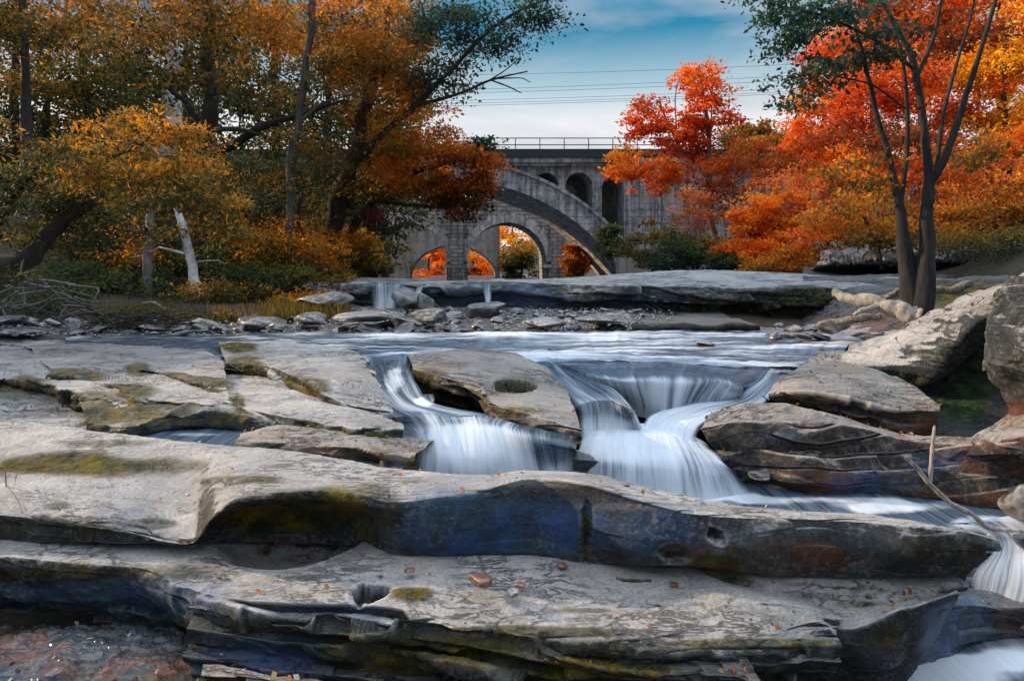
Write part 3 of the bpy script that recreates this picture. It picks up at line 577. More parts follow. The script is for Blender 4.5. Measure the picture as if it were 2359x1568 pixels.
# ------------------------------------------------------------------ water
def water(name, rows, nu, nv, mat, foam_sheen, edge=(.06, .06), zl=(), rockpush=.07, amp=.012, s=0, cover=1.0, ends=(0, 0), flowfr=1.0, under_=True, ten=.9):
    G, fv = loft(rows, nu, nv, ten, foam_sheen)
    n, fl = gnorm(G)
    dU = np.concatenate([np.zeros((G.shape[0], 1)), np.cumsum(np.linalg.norm(np.diff(G, axis=1), axis=2), axis=1)], 1)
    dV = np.concatenate([np.zeros((1, G.shape[1])), np.cumsum(np.linalg.norm(np.diff(G, axis=0), axis=2), axis=0)], 0)
    t = np.linspace(0, 1, G.shape[1])[None]; tv = np.linspace(0, 1, G.shape[0])[:, None]
    wid = dU[:, -1:].mean()
    Uc = t * wid + 0 * dU                     # streaks stay with the flow lines
    st = fbm(np.stack([Uc * 7, dV * .8 * flowfr, 0 * dV], -1), 3, s)
    st2 = fbm(np.stack([Uc * 22, dV * 1.2 * flowfr, 0 * dV], -1), 2, s + 4)
    if under_:
        R = G + np.array([0, rockpush, -rockpush * .5]); R2, f2 = rockgrid(R - n * .02, .03, 0, .03, s)
        o = mesh('wet_bedrock', R2.reshape(-1, 3), gfaces(G.shape[0], G.shape[1], f2), M['wetrock'], attrs={'zones': np.tile([0, .3, .1, 1.], (G.shape[0] * G.shape[1], 1))}); tag(o, kind='structure')
    G = G + n * (amp * (.7 * st + .2 * st2))[..., None]
    if mat == 'rapids':
        q = fbm(np.stack([G[..., 0] * .45 + G[..., 1] * .25, G[..., 1] * 1.5, 0 * Uc], -1), 4, 91)
        rp = fbm(np.stack([G[..., 0] * 1.5 + G[..., 1] * 1.2, G[..., 1] * 9, 0 * Uc], -1), 3, 92)
        G[..., 2] += q * .07 + rp * .012; RQ = q * 1.6 + rp * 1.3
    fo = fv[:, None] * np.ones_like(t) + 0.0
    if mat == 'rapids': fo = fo + RQ * .5
    u, v = uvof(G)
    nn = fbm(G * 4, 3, s + 8)
    for (cu, cv, ru, rv, stg) in zl:
        d = np.sqrt(((u - cu) / ru) ** 2 + ((v - cv) / rv) ** 2) + nn * .4
        fo = fo + stg * (1 - sst(d, .3, 1.0))
    ed = np.ones_like(fo)
    wob = nn * .4
    if edge[0] > 0: ed = ed * sst(t + wob * edge[0], 0, edge[0])
    if edge[1] > 0: ed = ed * sst(1 - t + wob * edge[1], 0, edge[1])
    if ends[0] > 0: ed = ed * sst(tv + wob * ends[0], 0, ends[0])
    if ends[1] > 0: ed = ed * sst(1 - tv + wob * ends[1], 0, ends[1])
    A = np.stack([np.clip(fo, 0, 1.15), np.clip(ed * cover, 0, 1), 0 * fo, 1 + 0 * fo], -1)
    o = mesh(name, G.reshape(-1, 3), gfaces(G.shape[0], G.shape[1], fl), M[mat], attrs={'foam_sheen': A.reshape(-1, 4)}, uv=np.stack([Uc, dV], -1).reshape(-1, 2))
    tag(o, kind='structure'); return o

# upper river
water('river', [[(150, 772, -1.02), (800, 768, -1.0), (1150, 765, -.98), (1500, 765, -.98), (1800, 768, -.98), (2000, 775, -1.0)],
                [(150, 779, -1.02), (800, 777, -1.0), (1150, 773, -.985), (1500, 773, -.985), (1800, 780, -1.0), (2000, 786, -1.02)],
                [(150, 786, -1.03), (800, 790, -1.04), (1150, 792, -1.04), (1500, 790, -1.04), (1800, 793, -1.03), (1990, 798, -1.04)],
                [(150, 792, -1.04), (800, 797, -1.05), (1150, 800, -1.05), (1500, 800, -1.05), (1800, 808, -1.05), (1960, 815, -1.06)],
                [(150, 800, -1.1), (800, 815, -1.06), (1150, 818, -1.06), (1500, 815, -1.06), (1740, 825, -1.07), (1900, 832, -1.09)],
                [(150, 820, -1.2), (800, 840, -1.09), (1150, 845, -1.1), (1420, 838, -1.09), (1700, 850, -1.10), (1850, 850, -1.12)]],
      520, 160, 'rapids', [.3, .5, .2, .55, .3, .45], edge=(0, .02), zl=[(1100, 812, 400, 12, .35), (1250, 788, 250, 8, .15), (450, 785, 80, 10, .5), (1650, 820, 250, 14, .3), (300, 790, 500, 14, -.5), (870, 830, 90, 20, .3)], amp=.02, rockpush=.15)  # level rows whitened: painted sky reflection besides froth; risers left darker
# left chute, pan and fall
water('cascade', [[(770, 822, -1.0), (870, 818, -1.0), (965, 818, -1.0)],
                  [(790, 850, -1.035), (880, 848, -1.035), (950, 845, -1.02)],
                  [(815, 895, -1.08), (895, 892, -1.075), (962, 880, -1.04)],
                  [(850, 935, -1.15), (930, 932, -1.13), (1002, 928, -1.11)],
                  [(870, 962, -1.18), (1000, 958, -1.165), (1130, 955, -1.15)]], 200, 160, 'fall', [.45, .5, .55, .62, .6], edge=(.3, .08), zl=[(905, 870, 30, 40, .25), (975, 925, 26, 14, .5)], s=51, amp=.02, cover=1)
water('waterfall', [[(890, 945, -1.16), (980, 938, -1.15), (1060, 945, -1.15), (1140, 962, -1.17), (1230, 985, -1.2), (1330, 1008, -1.24)],
                    [(915, 985, -1.2), (1000, 962, -1.17), (1075, 962, -1.17), (1130, 975, -1.18), (1225, 995, -1.21), (1330, 1016, -1.25)],
                    [(935, 1008, -1.225), (1012, 985, -1.2), (1082, 985, -1.2), (1135, 992, -1.21), (1228, 1010, -1.235), (1325, 1028, -1.27)],
                    [(938, 1050, 4.77), (1018, 1050, 4.8), (1092, 1050, 4.8), (1150, 1050, 4.82), (1240, 1060, 4.82), (1320, 1065, 4.8)],
                    [(935, 1130, 4.72), (1020, 1140, 4.7), (1105, 1150, 4.7), (1172, 1150, 4.74), (1255, 1140, 4.76), (1320, 1130, 4.74)]], 320, 180, 'fall', [.4, .55, .7, .78, .9], edge=(.12, .12), zl=[(1070, 1040, 110, 80, .4), (1290, 1040, 80, 60, -.25), (1080, 960, 150, 18, .1)], s=52, amp=.02)
# table rock and curtain of the right fall
water('cascade', [[(1230, 828, -1.02), (1330, 826, -1.0), (1450, 824, -1.0), (1560, 826, -1.0), (1680, 838, -1.02), (1790, 845, -1.04)],
                  [(1265, 838, -1.04), (1345, 838, -1.0), (1450, 838, -.99), (1560, 838, -1.0), (1670, 850, -1.03), (1770, 868, -1.08)],
                  [(1303, 845, -1.05), (1370, 856, -1.035), (1450, 862, -1.035), (1550, 862, -1.04), (1640, 862, -1.045), (1712, 888, -1.1)],
                  [(1318, 862, -1.10), (1385, 872, -1.07), (1458, 880, -1.08), (1552, 880, -1.085), (1650, 880, -1.09), (1716, 898, -1.13)],
                  [(1345, 900, -1.26), (1400, 912, -1.26), (1475, 935, -1.31), (1545, 945, -1.33), (1620, 925, -1.27), (1712, 915, -1.22)],
                  [(1345, 930, -1.4), (1400, 940, -1.4), (1475, 960, -1.42), (1545, 970, -1.43), (1620, 950, -1.4), (1712, 940, -1.35)]], 420, 200, 'fall', [.35, .3, .3, .74, .7, 1.0], edge=(.03, .03), zl=[(1330, 870, 40, 30, -.3), (1690, 895, 30, 20, -.2)], s=53, amp=.018)  # table rows whitened: streaks plus a painted shine on the dome
# left side flow and its little fall
water('cascade', [[(1225, 832, -1.04), (1262, 830, -1.04), (1300, 838, -1.06)],
                  [(1265, 872, -1.09), (1305, 868, -1.09), (1350, 868, -1.09)],
                  [(1300, 908, -1.15), (1350, 900, -1.14), (1420, 900, -1.15)],
                  [(1325, 935, -1.19), (1385, 920, -1.17), (1462, 945, -1.2)],
                  [(1330, 960, -1.3), (1392, 950, -1.28), (1475, 970, -1.3)],
                  [(1336, 1010, -1.46), (1392, 1010, -1.46), (1480, 1000, -1.44)]], 220, 200, 'fall', [.45, .5, .55, .66, .72, 1.0], edge=(.14, .04), s=54, amp=.02, zl=[(1440, 950, 30, 30, -.25)])
# right side flow running down to the left
water('cascade', [[(1745, 850, -1.04), (1790, 850, -1.03), (1835, 852, -1.03)],
                  [(1715, 885, -1.13), (1755, 885, -1.11), (1800, 880, -1.08)],
                  [(1660, 908, -1.24), (1710, 920, -1.23), (1765, 925, -1.20)],
                  [(1570, 925, -1.30), (1620, 942, -1.29), (1680, 955, -1.27)],
                  [(1490, 962, -1.36), (1540, 980, -1.36), (1612, 985, -1.35)],
                  [(1470, 1000, -1.42), (1530, 1010, -1.42), (1602, 1025, -1.45)]], 180, 220, 'fall', [.5, .6, .66, .85, .95, 1.0], edge=(.1, .12), s=55, amp=.025, zl=[])
# big dome
water('waterfall', [[(1335, 990, -1.42), (1400, 982, -1.40), (1470, 975, -1.39), (1540, 985, -1.40), (1600, 1005, -1.43), (1640, 1030, -1.47)],
                    [(1332, 1012, -1.43), (1400, 1000, -1.40), (1475, 996, -1.38), (1550, 1006, -1.40), (1620, 1032, -1.45), (1670, 1065, -1.5)],
                    [(1312, 1035, -1.48), (1395, 1028, -1.45), (1478, 1026, -1.43), (1565, 1036, -1.45), (1650, 1062, -1.5), (1705, 1095, -1.58)],
                    [(1290, 1065, 5.3), (1392, 1065, 5.2), (1485, 1075, 5.12), (1580, 1085, 5.1), (1675, 1105, 5.15), (1730, 1120, 5.2)],
                    [(1272, 1120, 5.22), (1388, 1130, 5.1), (1490, 1145, 5.0), (1595, 1158, 4.97), (1695, 1160, 5.05), (1762, 1155, 5.15)]], 360, 200, 'fall', [1.0, .95, .74, .7, .85], edge=(.06, .14), s=56, amp=.014, zl=[(1440, 1040, 160, 50, .25), (1680, 1110, 60, 50, -.12)])
water('cascade', [[(942, 912, 5.85), (970, 908, 5.85), (1000, 908, 5.85)], [(945, 925, 5.65), (972, 922, 5.65), (1003, 920, 5.65)], [(945, 948, 5.6), (972, 946, 5.6), (1003, 942, 5.6)]], 60, 40, 'fall', [.55, .7, .9], edge=(.12, .12), s=57, under_=False)
# pools
def pool(name, x0, x1, y0, y1, z, nx, ny, zl, base=.1, s=60, mat='stream', tilt=None):
    rows = []
    for t in np.linspace(0, 1, 4):
        y = y1 + (y0 - y1) * t
        rows.append([np.array([x0 + (x1 - x0) * q, y, z + (tilt(x0 + (x1 - x0) * q, y) if tilt else 0)]) for q in np.linspace(0, 1, 5)])
    return water(name, rows, nx, ny, mat, [base] * 4, edge=(0, 0), zl=zl, s=s, amp=.012, under_=False)
pool('river', .2, 3.9, 4.08, 5.6, -1.72, 240, 140, [(1900, 1165, 500, 50, .3), (1640, 1140, 150, 30, 1.0), (1780, 1150, 120, 16, .6), (2060, 1165, 190, 22, .65), (1950, 1150, 90, 10, .4), (2250, 1205, 120, 26, .7), (1500, 1130, 200, 40, 1.0), (2330, 1215, 60, 20, .8)], base=.12)
water('river', [[(2200, 1195, 4.5), (2300, 1190, 4.5), (2480, 1190, 4.4)], [(2270, 1235, 4.25), (2340, 1225, 4.25), (2480, 1230, 4.2)], [(2285, 1275, 4.05), (2350, 1270, 4.0), (2480, 1260, 3.95)], [(2240, 1325, 3.98), (2350, 1340, 3.85), (2480, 1335, 3.75)], [(2225, 1420, 3.95), (2330, 1440, 3.8), (2480, 1420, 3.7)], [(2215, 1560, 3.9), (2320, 1560, 3.76), (2480, 1540, 3.7)]], 140, 160, 'fall', [.6, .7, .75, .72, .7, .95], edge=(.1, 0), s=61, amp=.03, rockpush=.05)
pool('river', 1.6, 3.2, 2.9, 3.9, -2.05, 160, 120, [(2200, 1560, 200, 60, 1.0), (2300, 1520, 120, 36, 1.0), (2150, 1520, 60, 20, .4)], base=.4, s=62)
pool('puddle', -2.9, -1.7, 4.6, 5.3, -1.262, 60, 40, [(450, 1000, 90, 7, .4)], base=.3, s=63)
pool('puddle', -2.2, -.7, 4.25, 4.75, -1.30, 60, 40, [(760, 1050, 150, 12, .5)], base=.3, s=64)
pool('river', -14, 8, 18, 140, -1.95, 60, 60, [], base=.3, s=65)
pool('river', -4, 1.2, 14.6, 17, -.40, 40, 40, [], base=.4, s=66)
# far little falls over the ledge
for (u0, u1, vt, vb, ub0, ub1, d, s_) in ((842, 932, 653, 722, 862, 908, 14.0, 70), (958, 980, 657, 692, 950, 966, 13.9, 71), (1112, 1132, 652, 706, 1116, 1132, 13.7, 72)):
    water('waterfall', [[(u0, vt - 3, d + .5), ((u0 + u1) / 2, vt - 3, d + .5), (u1, vt - 3, d + .5)], [(u0, vt + 2, d), ((u0 + u1) / 2, vt + 2, d), (u1, vt + 2, d)],
                    [((u0 * .5 + ub0 * .5), (vt + vb) / 2, d - .15), ((u0 + u1 + ub0 + ub1) / 4, (vt + vb) / 2, d - .15), ((u1 + ub1) / 2, (vt + vb) / 2, d - .15)], [(ub0, vb, d - .25), ((ub0 + ub1) / 2, vb, d - .25), (ub1, vb, d - .25)]],
          60, 60, 'fall', [.55, .6, .8, 1.0], edge=(.35, .35), ends=(0, .12), amp=.05, s=s_, under_=False)

# ------------------------------------------------------------------ stones
def stone_mesh(s, flat=.5, n=3, sharp=.5):
    import bmesh
    bm = bmesh.new(); bmesh.ops.create_icosphere(bm, subdivisions=n, radius=1.0)
    V = np.array([v.co[:] for v in bm.verts]); r_ = np.random.default_rng(s)
    for k in range(9):                       # chop with random planes for angular faces
        d = r_.normal(size=3); d /= np.linalg.norm(d); h = r_.uniform(.45, .8)
        t = V @ d; V = V - np.clip(t - h, 0, None)[:, None] * d * (.75 + sharp * .25)
    V += (fbm(V * 1.7 + s, 3, s) * .14)[:, None] * V
    V[:, 2] *= flat
    Fc = [[v.index for v in f.verts] for f in bm.faces]; bm.free(); return V, Fc
SM = []
for k in range(7):
    V, Fc = stone_mesh(100 + k, [.5, .4, .6, .35, .5, .7, .45][k]); me = bpy.data.meshes.new('stone')
    me.from_pydata([tuple(v) for v in V], [], Fc); me.update(); me.materials.append(M['pebble']); SM.append(me)
def stone(name, label, cat, u, v, k, wpx, hratio=.5, mat='pebble', s=0, rot=0, group=None, sink=.15, n=4, tilt=(0, 0)):
    c = P(u, v, k); w = wpx / F * c[1] / 2
    V, Fc = stone_mesh(s, hratio, n); V = V * w
    ca, sa = math.cos(rot), math.sin(rot); V = np.stack([V[:, 0] * ca - V[:, 1] * sa, V[:, 0] * sa + V[:, 1] * ca, V[:, 2]], 1)
    V[:, 2] += V[:, 0] * tilt[0] + V[:, 1] * tilt[1]
    o = mesh(name, V, Fc, M[mat]); o.location = (c[0], c[1], c[2] + hratio * w * (1 - 2 * sink)); tag(o, label, cat, group); return o
stone('stone', 'reddish brown angular stone, largest pebble on the front ledge', 'stone', 1106, 1348, -1.5, 60, .55, 'redstone', 1)
stone('stone', 'small cream stone just behind the reddish brown one', 'stone', 1126, 1318, -1.5, 20, .5, 'palestone', 2)
stone('stone', 'orange oval pebble at the foot of the blue rock face', 'stone', 1296, 1305, -1.5, 28, .5, 'redstone', 3)
stone('stone', 'pale grey rounded pebble in front of a small red one', 'stone', 1180, 1370, -1.52, 34, .5, 'palestone', 4)
stone('stone', 'small dark red pebble beside the pale grey one', 'stone', 1198, 1352, -1.52, 32, .4, 'redstone', 5)
stone('stone', 'brown triangular chip left of the reddish brown stone', 'stone', 943, 1316, -1.5, 26, .5, 'redstone', 6)
stone('stone', 'tiny white pebble above the mossy hollow', 'stone', 432, 1240 - 98, -1.3, 12, .6, 'palestone', 7)
stone('stone', 'small brown stone on the crest of the long rock', 'stone', 1442, 1120, -1.16, 16, .6, 'redstone', 8)
stone('stone', 'tiny red chip right of the dark driftwood piece', 'stone', 1552, 1346, -1.52, 22, .3, 'redstone', 9)
stone('boulder', 'rounded purplish boulder at the water edge beside the logs', 'boulder', 1918, 768, 9.0, 72, .6, 'rockbrown', 10)
stone('boulder', 'round pale boulder at the right edge beside the pool', 'boulder', 2352, 1185, 4.3, 96, 1.0, 'rockbrown', 11)
stone('boulder', 'dark wet boulder at the right edge above the outflow', 'boulder', 2358, 1258, 4.0, 50, .8, 'wetrock', 12)
stone('boulder', 'squarish mossy boulder on the left shore', 'boulder', 472, 765, 10.6, 84, .55, 'rock', 13)
stone('boulder', 'upright pointed boulder beside the far left waterfall', 'boulder', 938, 712, 13.2, 76, .85, 'rockfar', 14)
stone('boulder', 'slanting block leaning right of the pointed boulder', 'boulder', 980, 712, 13.3, 70, .6, 'rockfar', 15, tilt=(-.3, 0))
stone('rock', 'flat rock poking out of the rapids left of centre', 'rock', 1272, 808, 8.3, 36, .3, 'wetrock', 16)
stone('rock', 'flat brown rock in the rapids right of centre', 'rock', 1625, 795, 8.8, 54, .25, 'rockbrown', 17)
stone('rock', 'small wet rock between the big dome of water and the brown outcrop', 'rock', 1752, 1100, 5.0, 60, .35, 'rockdark', 18)
stone('rock', 'glossy dark rock at the foot of the brown outcrop', 'rock', 1652, 1060, 5.35, 46, .4, 'rockdark', 19)
stone('rock', 'blocky rock standing above the head of the right hand chute', 'rock', 1795, 880, 6.6, 50, .7, 'rockbrown', 20)
stone('slab_block', 'bluish tilted slab standing on the left shore', 'rock', 175, 768, 10.2, 50, .8, 'rockfar', 22, tilt=(-.6, 0))
for (u, v, w, h, l, s_) in ((60, 778, 180, .2, 'long flat mossy rock on the left shore', 31), (20, 745, 120, .2, 'flat layered rock at the far left of the shore', 32), (600, 752, 90, .3, 'grey flat stone right of the mossy boulder', 33),
                         (720, 745, 80, .4, 'pale angular rock in the rubble below the bank', 34), (740, 705, 150, .3, 'mossy rock beside the top of the far left fall', 35), (1250, 750, 110, .22, 'broad flat rock in the middle of the rubble', 36),
                         (850, 742, 160, .22, 'long grey slab at the foot of the far left fall', 37), (1000, 738, 110, .32, 'dark rock in the rubble below the pointed boulder', 38), (1110, 725, 130, .3, 'grey slab below the thin far fall', 39),
                         (1400, 745, 150, .15, 'wide flat slab at the foot of the grey ledge', 40)):
    stone('rock', l, 'rock', u, v, 10.3 if v > 735 else 12.3, w, h, 'rockfar', s_, rot=.2)
GP = 'loose rocks in the rubble below the far ledge'
for k in range(230):
    y = rng.uniform(9.9, 13.3); 
    u = rng.uniform(560, 1480) if y > 10.8 else rng.uniform(560, 1500)
    z = -.98 + (y - 10) * .03
    sz = rng.choice([.06, .09, .13, .2], p=[.4, .32, .2, .08]) * rng.uniform(.7, 1.3)
    o = bpy.data.objects.new('loose_rock', SM[rng.integers(7)]); col.objects.link(o)
    o.location = ((u - U0) / F * y, y, z + sz * .15); o.scale = (sz * rng.uniform(.9, 1.6), sz, sz); o.rotation_euler = (rng.uniform(-.25, .25), rng.uniform(-.25, .25), rng.uniform(0, 6.3))
    tag(o, 'loose grey rock in the rubble below the far ledge', 'rock', GP)
for k in range(45):
    y = rng.uniform(9.8, 11.2); u = rng.uniform(-150, 560); sz = rng.uniform(.06, .16)
    o = bpy.data.objects.new('shore_rock', SM[rng.integers(7)]); col.objects.link(o)
    o.location = ((u - U0) / F * y, y, -1.0 + sz * .1 + (y - 9.8) * .05); o.scale = (sz * 1.4, sz, sz * .8); o.rotation_euler = (0, rng.uniform(-.2, .2), rng.uniform(0, 6.3))
    tag(o, 'loose grey rock along the left shore', 'rock', 'loose rocks along the left shore')
for k in range(34):
    y = rng.uniform(8.8, 11.6); u = rng.uniform(1780, 2090); sz = rng.uniform(.04, .15)
    o = bpy.data.objects.new('bank_rock', SM[rng.integers(7)]); col.objects.link(o)
    vb = 745 + (11.6 - y) * 12; o.location = ((u - U0) / F * y, y, -(vb - V0) / F * y + sz * .1); o.scale = (sz * 1.5, sz, sz * .8); o.rotation_euler = (0, rng.uniform(-.2, .2), rng.uniform(0, 6.3))
    tag(o, 'loose rock around the fallen logs on the right bank', 'rock', 'loose rocks around the fallen logs')
# gravel base
def gravel():
    pts = []; Vs = []; Fs = []; b = 0
    base, Fc = stone_mesh(300, .5, 1)
    Fc = np.array(Fc)
    N_ = 2600
    for k in range(N_):
        y = rng.uniform(9.7, 13.6); u = rng.uniform(-200, 1550); s_ = rng.uniform(.015, .05)
        a = rng.uniform(0, 6.3); ca, sa = math.cos(a), math.sin(a)
        V = base * s_; V = np.stack([V[:, 0] * ca - V[:, 1] * sa, V[:, 0] * sa + V[:, 1] * ca, V[:, 2]], 1)
        Vs.append(V + np.array([(u - U0) / F * y, y, -1.0 + (y - 10) * .04])); Fs.append(Fc + b); b += len(base)
    o = mesh('gravel', np.concatenate(Vs), np.concatenate(Fs), M['pebble'], smooth=False); tag(o, 'loose gravel on the shore', 'gravel', kind='stuff')
    G = []
    xs = np.linspace(-9, 4, 200); ys = np.linspace(9.4, 14.5, 80); X, Y = np.meshgrid(xs, ys)
    Z = -1.04 + (Y - 10) * .04 + fbm(np.stack([X * 2, Y * 2, 0 * X], -1), 4, 77) * .05
    Z = Z - (1 - sst(Y, 9.6, 10.1)) * .3
    Gm = np.stack([X, Y, Z], -1); n, fl = gnorm(Gm)
    o = mesh('shore', Gm.reshape(-1, 3), gfaces(80, 200, fl), M['pebble'], attrs={'zones': np.zeros((16000, 4))}); tag(o, kind='structure')
gravel()

# ------------------------------------------------------------------ tubes, trees
def tube(path, rad, k=7, seed=0, bump=0):
    path = np.asarray(path, float); rad = np.asarray(rad, float); n = len(path)
    t = np.gradient(path, axis=0); t /= np.linalg.norm(t, axis=1, keepdims=True) + 1e-9
    ref = np.array([.3, .9, .1]); a = np.cross(t, ref); a /= np.linalg.norm(a, axis=1, keepdims=True) + 1e-9; b = np.cross(t, a)
    th = np.linspace(0, 2 * math.pi, k, endpoint=False)
    rr = rad[:, None] * np.ones((1, k))
    if bump: rr = rr * (1 + bump * vnoise(np.stack([np.cos(th)[None] * 1.5 + 0 * rr, np.sin(th)[None] * 1.5 + 0 * rr, np.arange(n)[:, None] * .4 + 0 * rr], -1), seed))
    V = path[:, None] + rr[..., None] * (np.cos(th)[None, :, None] * a[:, None] + np.sin(th)[None, :, None] * b[:, None])
    i = np.arange(n - 1)[:, None] * k; j = np.arange(k)[None]; j2 = (j + 1) % k
    q = np.stack([i + j, i + j2, i + k + j2, i + k + j], -1).reshape(-1, 4)
    cap = np.array([[(n - 1) * k + m for m in range(4)]]) if k >= 4 else np.zeros((0, 4), int)
    return V.reshape(-1, 3), q
class MB:
    def __init__(s): s.V = []; s.F = []; s.n = 0
    def add(s, V, Q): s.V.append(V); s.F.append(np.asarray(Q) + s.n); s.n += len(V)
    def tube(s, *a, **k): s.add(*tube(*a, **k))
    def box(s, x0, x1, y0, y1, z0, z1):
        V = np.array([[x, y, z] for x in (x0, x1) for y in (y0, y1) for z in (z0, z1)], float)
        s.add(V, np.array([[0, 1, 3, 2], [4, 6, 7, 5], [0, 4, 5, 1], [2, 3, 7, 6], [0, 2, 6, 4], [1, 5, 7, 3]]))
    def build(s, name, mat, parent=None, smooth=True):
        return mesh(name, np.concatenate(s.V), np.concatenate(s.F), mat, parent, smooth)

PAL = {
 'orange': [(.62, .20, .02), (.75, .30, .03), (.50, .14, .015), (.35, .20, .03), (.18, .15, .03)],
 'amber':  [(.80, .30, .02), (.62, .24, .015), (.42, .20, .02), (.20, .15, .025), (.07, .09, .03), (.03, .05, .025)],
 'rust':   [(.66, .24, .015), (.46, .16, .015), (.30, .14, .02), (.17, .13, .025), (.08, .09, .03), (.03, .045, .02)],
 'olive':  [(.42, .20, .02), (.22, .14, .025), (.12, .11, .03), (.07, .08, .03), (.03, .05, .025), (.02, .03, .02)],
 'green':  [(.14, .12, .02), (.06, .10, .03), (.04, .08, .035), (.03, .055, .03), (.015, .035, .022)],
 'teal':   [(.02, .07, .065), (.03, .09, .075), (.05, .08, .04), (.02, .05, .05), (.12, .09, .03)],
 'red':    [(.92, .30, .014), (.88, .19, .008), (.80, .12, .006), (.60, .05, .006), (.38, .05, .010), (.16, .05, .012)],
 'fire':   [(.95, .40, .02), (.92, .28, .012), (.85, .18, .01), (.70, .13, .01), (.45, .10, .012)],
 'yellow': [(.95, .55, .02), (.95, .42, .02), (.85, .35, .02), (.80, .60, .04), (.7, .25, .02)],
 'pink':   [(.75, .30, .10), (.72, .22, .06), (.58, .15, .05), (.45, .15, .06), (.28, .10, .04)],
 'redbrown': [(.66, .16, .012), (.55, .10, .010), (.42, .07, .010), (.26, .07, .015), (.12, .07, .02)],
 'ember': [(.75, .24, .015), (.62, .17, .012), (.45, .11, .012), (.28, .08, .015), (.12, .06, .02), (.05, .04, .02)],
 'purple': [(.30, .03, .12), (.40, .06, .16), (.22, .03, .06)],
}
def leaves(C, S, per, L, pal, s=0, up=.5, narrow=.5):
    """C clump centres (n,3), S clump radius (n,), per leaves per clump, L leaf length (n,)"""
    r = np.random.default_rng(s); n = len(C); Nn = n * per
    c = np.repeat(C, per, 0); sg = np.repeat(S, per)[:, None]
    g = r.normal(size=(Nn, 3)); g /= np.linalg.norm(g, axis=1, keepdims=True); g *= (r.uniform(0, 1, (Nn, 1)) ** .5)
    g[:, 2] *= .42
    p = c + g * sg * np.array([1.35, 1.35, 1.1]); p[:, 2] -= (g[:, 0] ** 2 + g[:, 1] ** 2) * sg[:, 0] * .25
    ax = g * .8 + r.normal(size=(Nn, 3)) * .6; ax[:, 2] -= .15; ax /= np.linalg.norm(ax, axis=1, keepdims=True)
    nr = r.normal(size=(Nn, 3)) * .8; nr[:, 2] += up; nr -= (nr * ax).sum(1, keepdims=True) * ax; nr /= np.linalg.norm(nr, axis=1, keepdims=True) + 1e-6
    sd = np.cross(ax, nr)
    l = (np.repeat(L, per) * (.45 + 1.1 * r.uniform(0, 1, Nn) ** 1.5))[:, None]
    w = l * narrow * r.uniform(.8, 1.2, (Nn, 1))
    V = np.stack([p, p + ax * l * .45 + sd * w * .5 - nr * l * .08, p + ax * l, p + ax * l * .5 - sd * w * .5 - nr * l * .08], 1).reshape(-1, 3)
    Q = np.arange(Nn * 4).reshape(-1, 4)
    pl = np.array(PAL[pal] if isinstance(pal, str) else pal)
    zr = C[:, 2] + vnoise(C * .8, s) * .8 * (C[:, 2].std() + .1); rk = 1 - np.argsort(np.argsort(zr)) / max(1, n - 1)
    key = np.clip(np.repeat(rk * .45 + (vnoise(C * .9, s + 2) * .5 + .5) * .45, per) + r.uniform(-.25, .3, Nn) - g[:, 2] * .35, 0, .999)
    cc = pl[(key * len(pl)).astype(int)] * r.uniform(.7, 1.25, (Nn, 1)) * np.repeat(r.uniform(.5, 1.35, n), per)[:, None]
    A = np.concatenate([np.repeat(np.clip(cc, 0, .97), 4, 0), np.ones((Nn * 4, 1))], 1)
    return V, Q, A

def crown_pts(blobs, r, clump):
    C = []; PI = []
    for bi, b in enumerate(blobs):
        u, v, d, ru, rv, rd, n = b[:7]
        c = P(u, v, d); R = np.array([ru / F * d, rd, rv / F * d])
        g = r.normal(size=(n * 3, 3)); g /= np.linalg.norm(g, axis=1, keepdims=True); g *= r.uniform(.15, 1, (n * 3, 1)) ** .45
        p = c + g * R * (1 + .45 * vnoise(g / (np.linalg.norm(g, axis=1, keepdims=True) + 1e-6) * 2.2 + c, bi + 3))[:, None]
        k = vnoise(p * np.array([.55, .55, .95]) / max(clump, .2), bi + 5); k = k > np.quantile(k, .55)      # gaps
        p = p[k][:int(n * .8)]; C.append(p); PI += [b[7] if len(b) > 7 else None] * len(p)
    return np.concatenate(C), PI

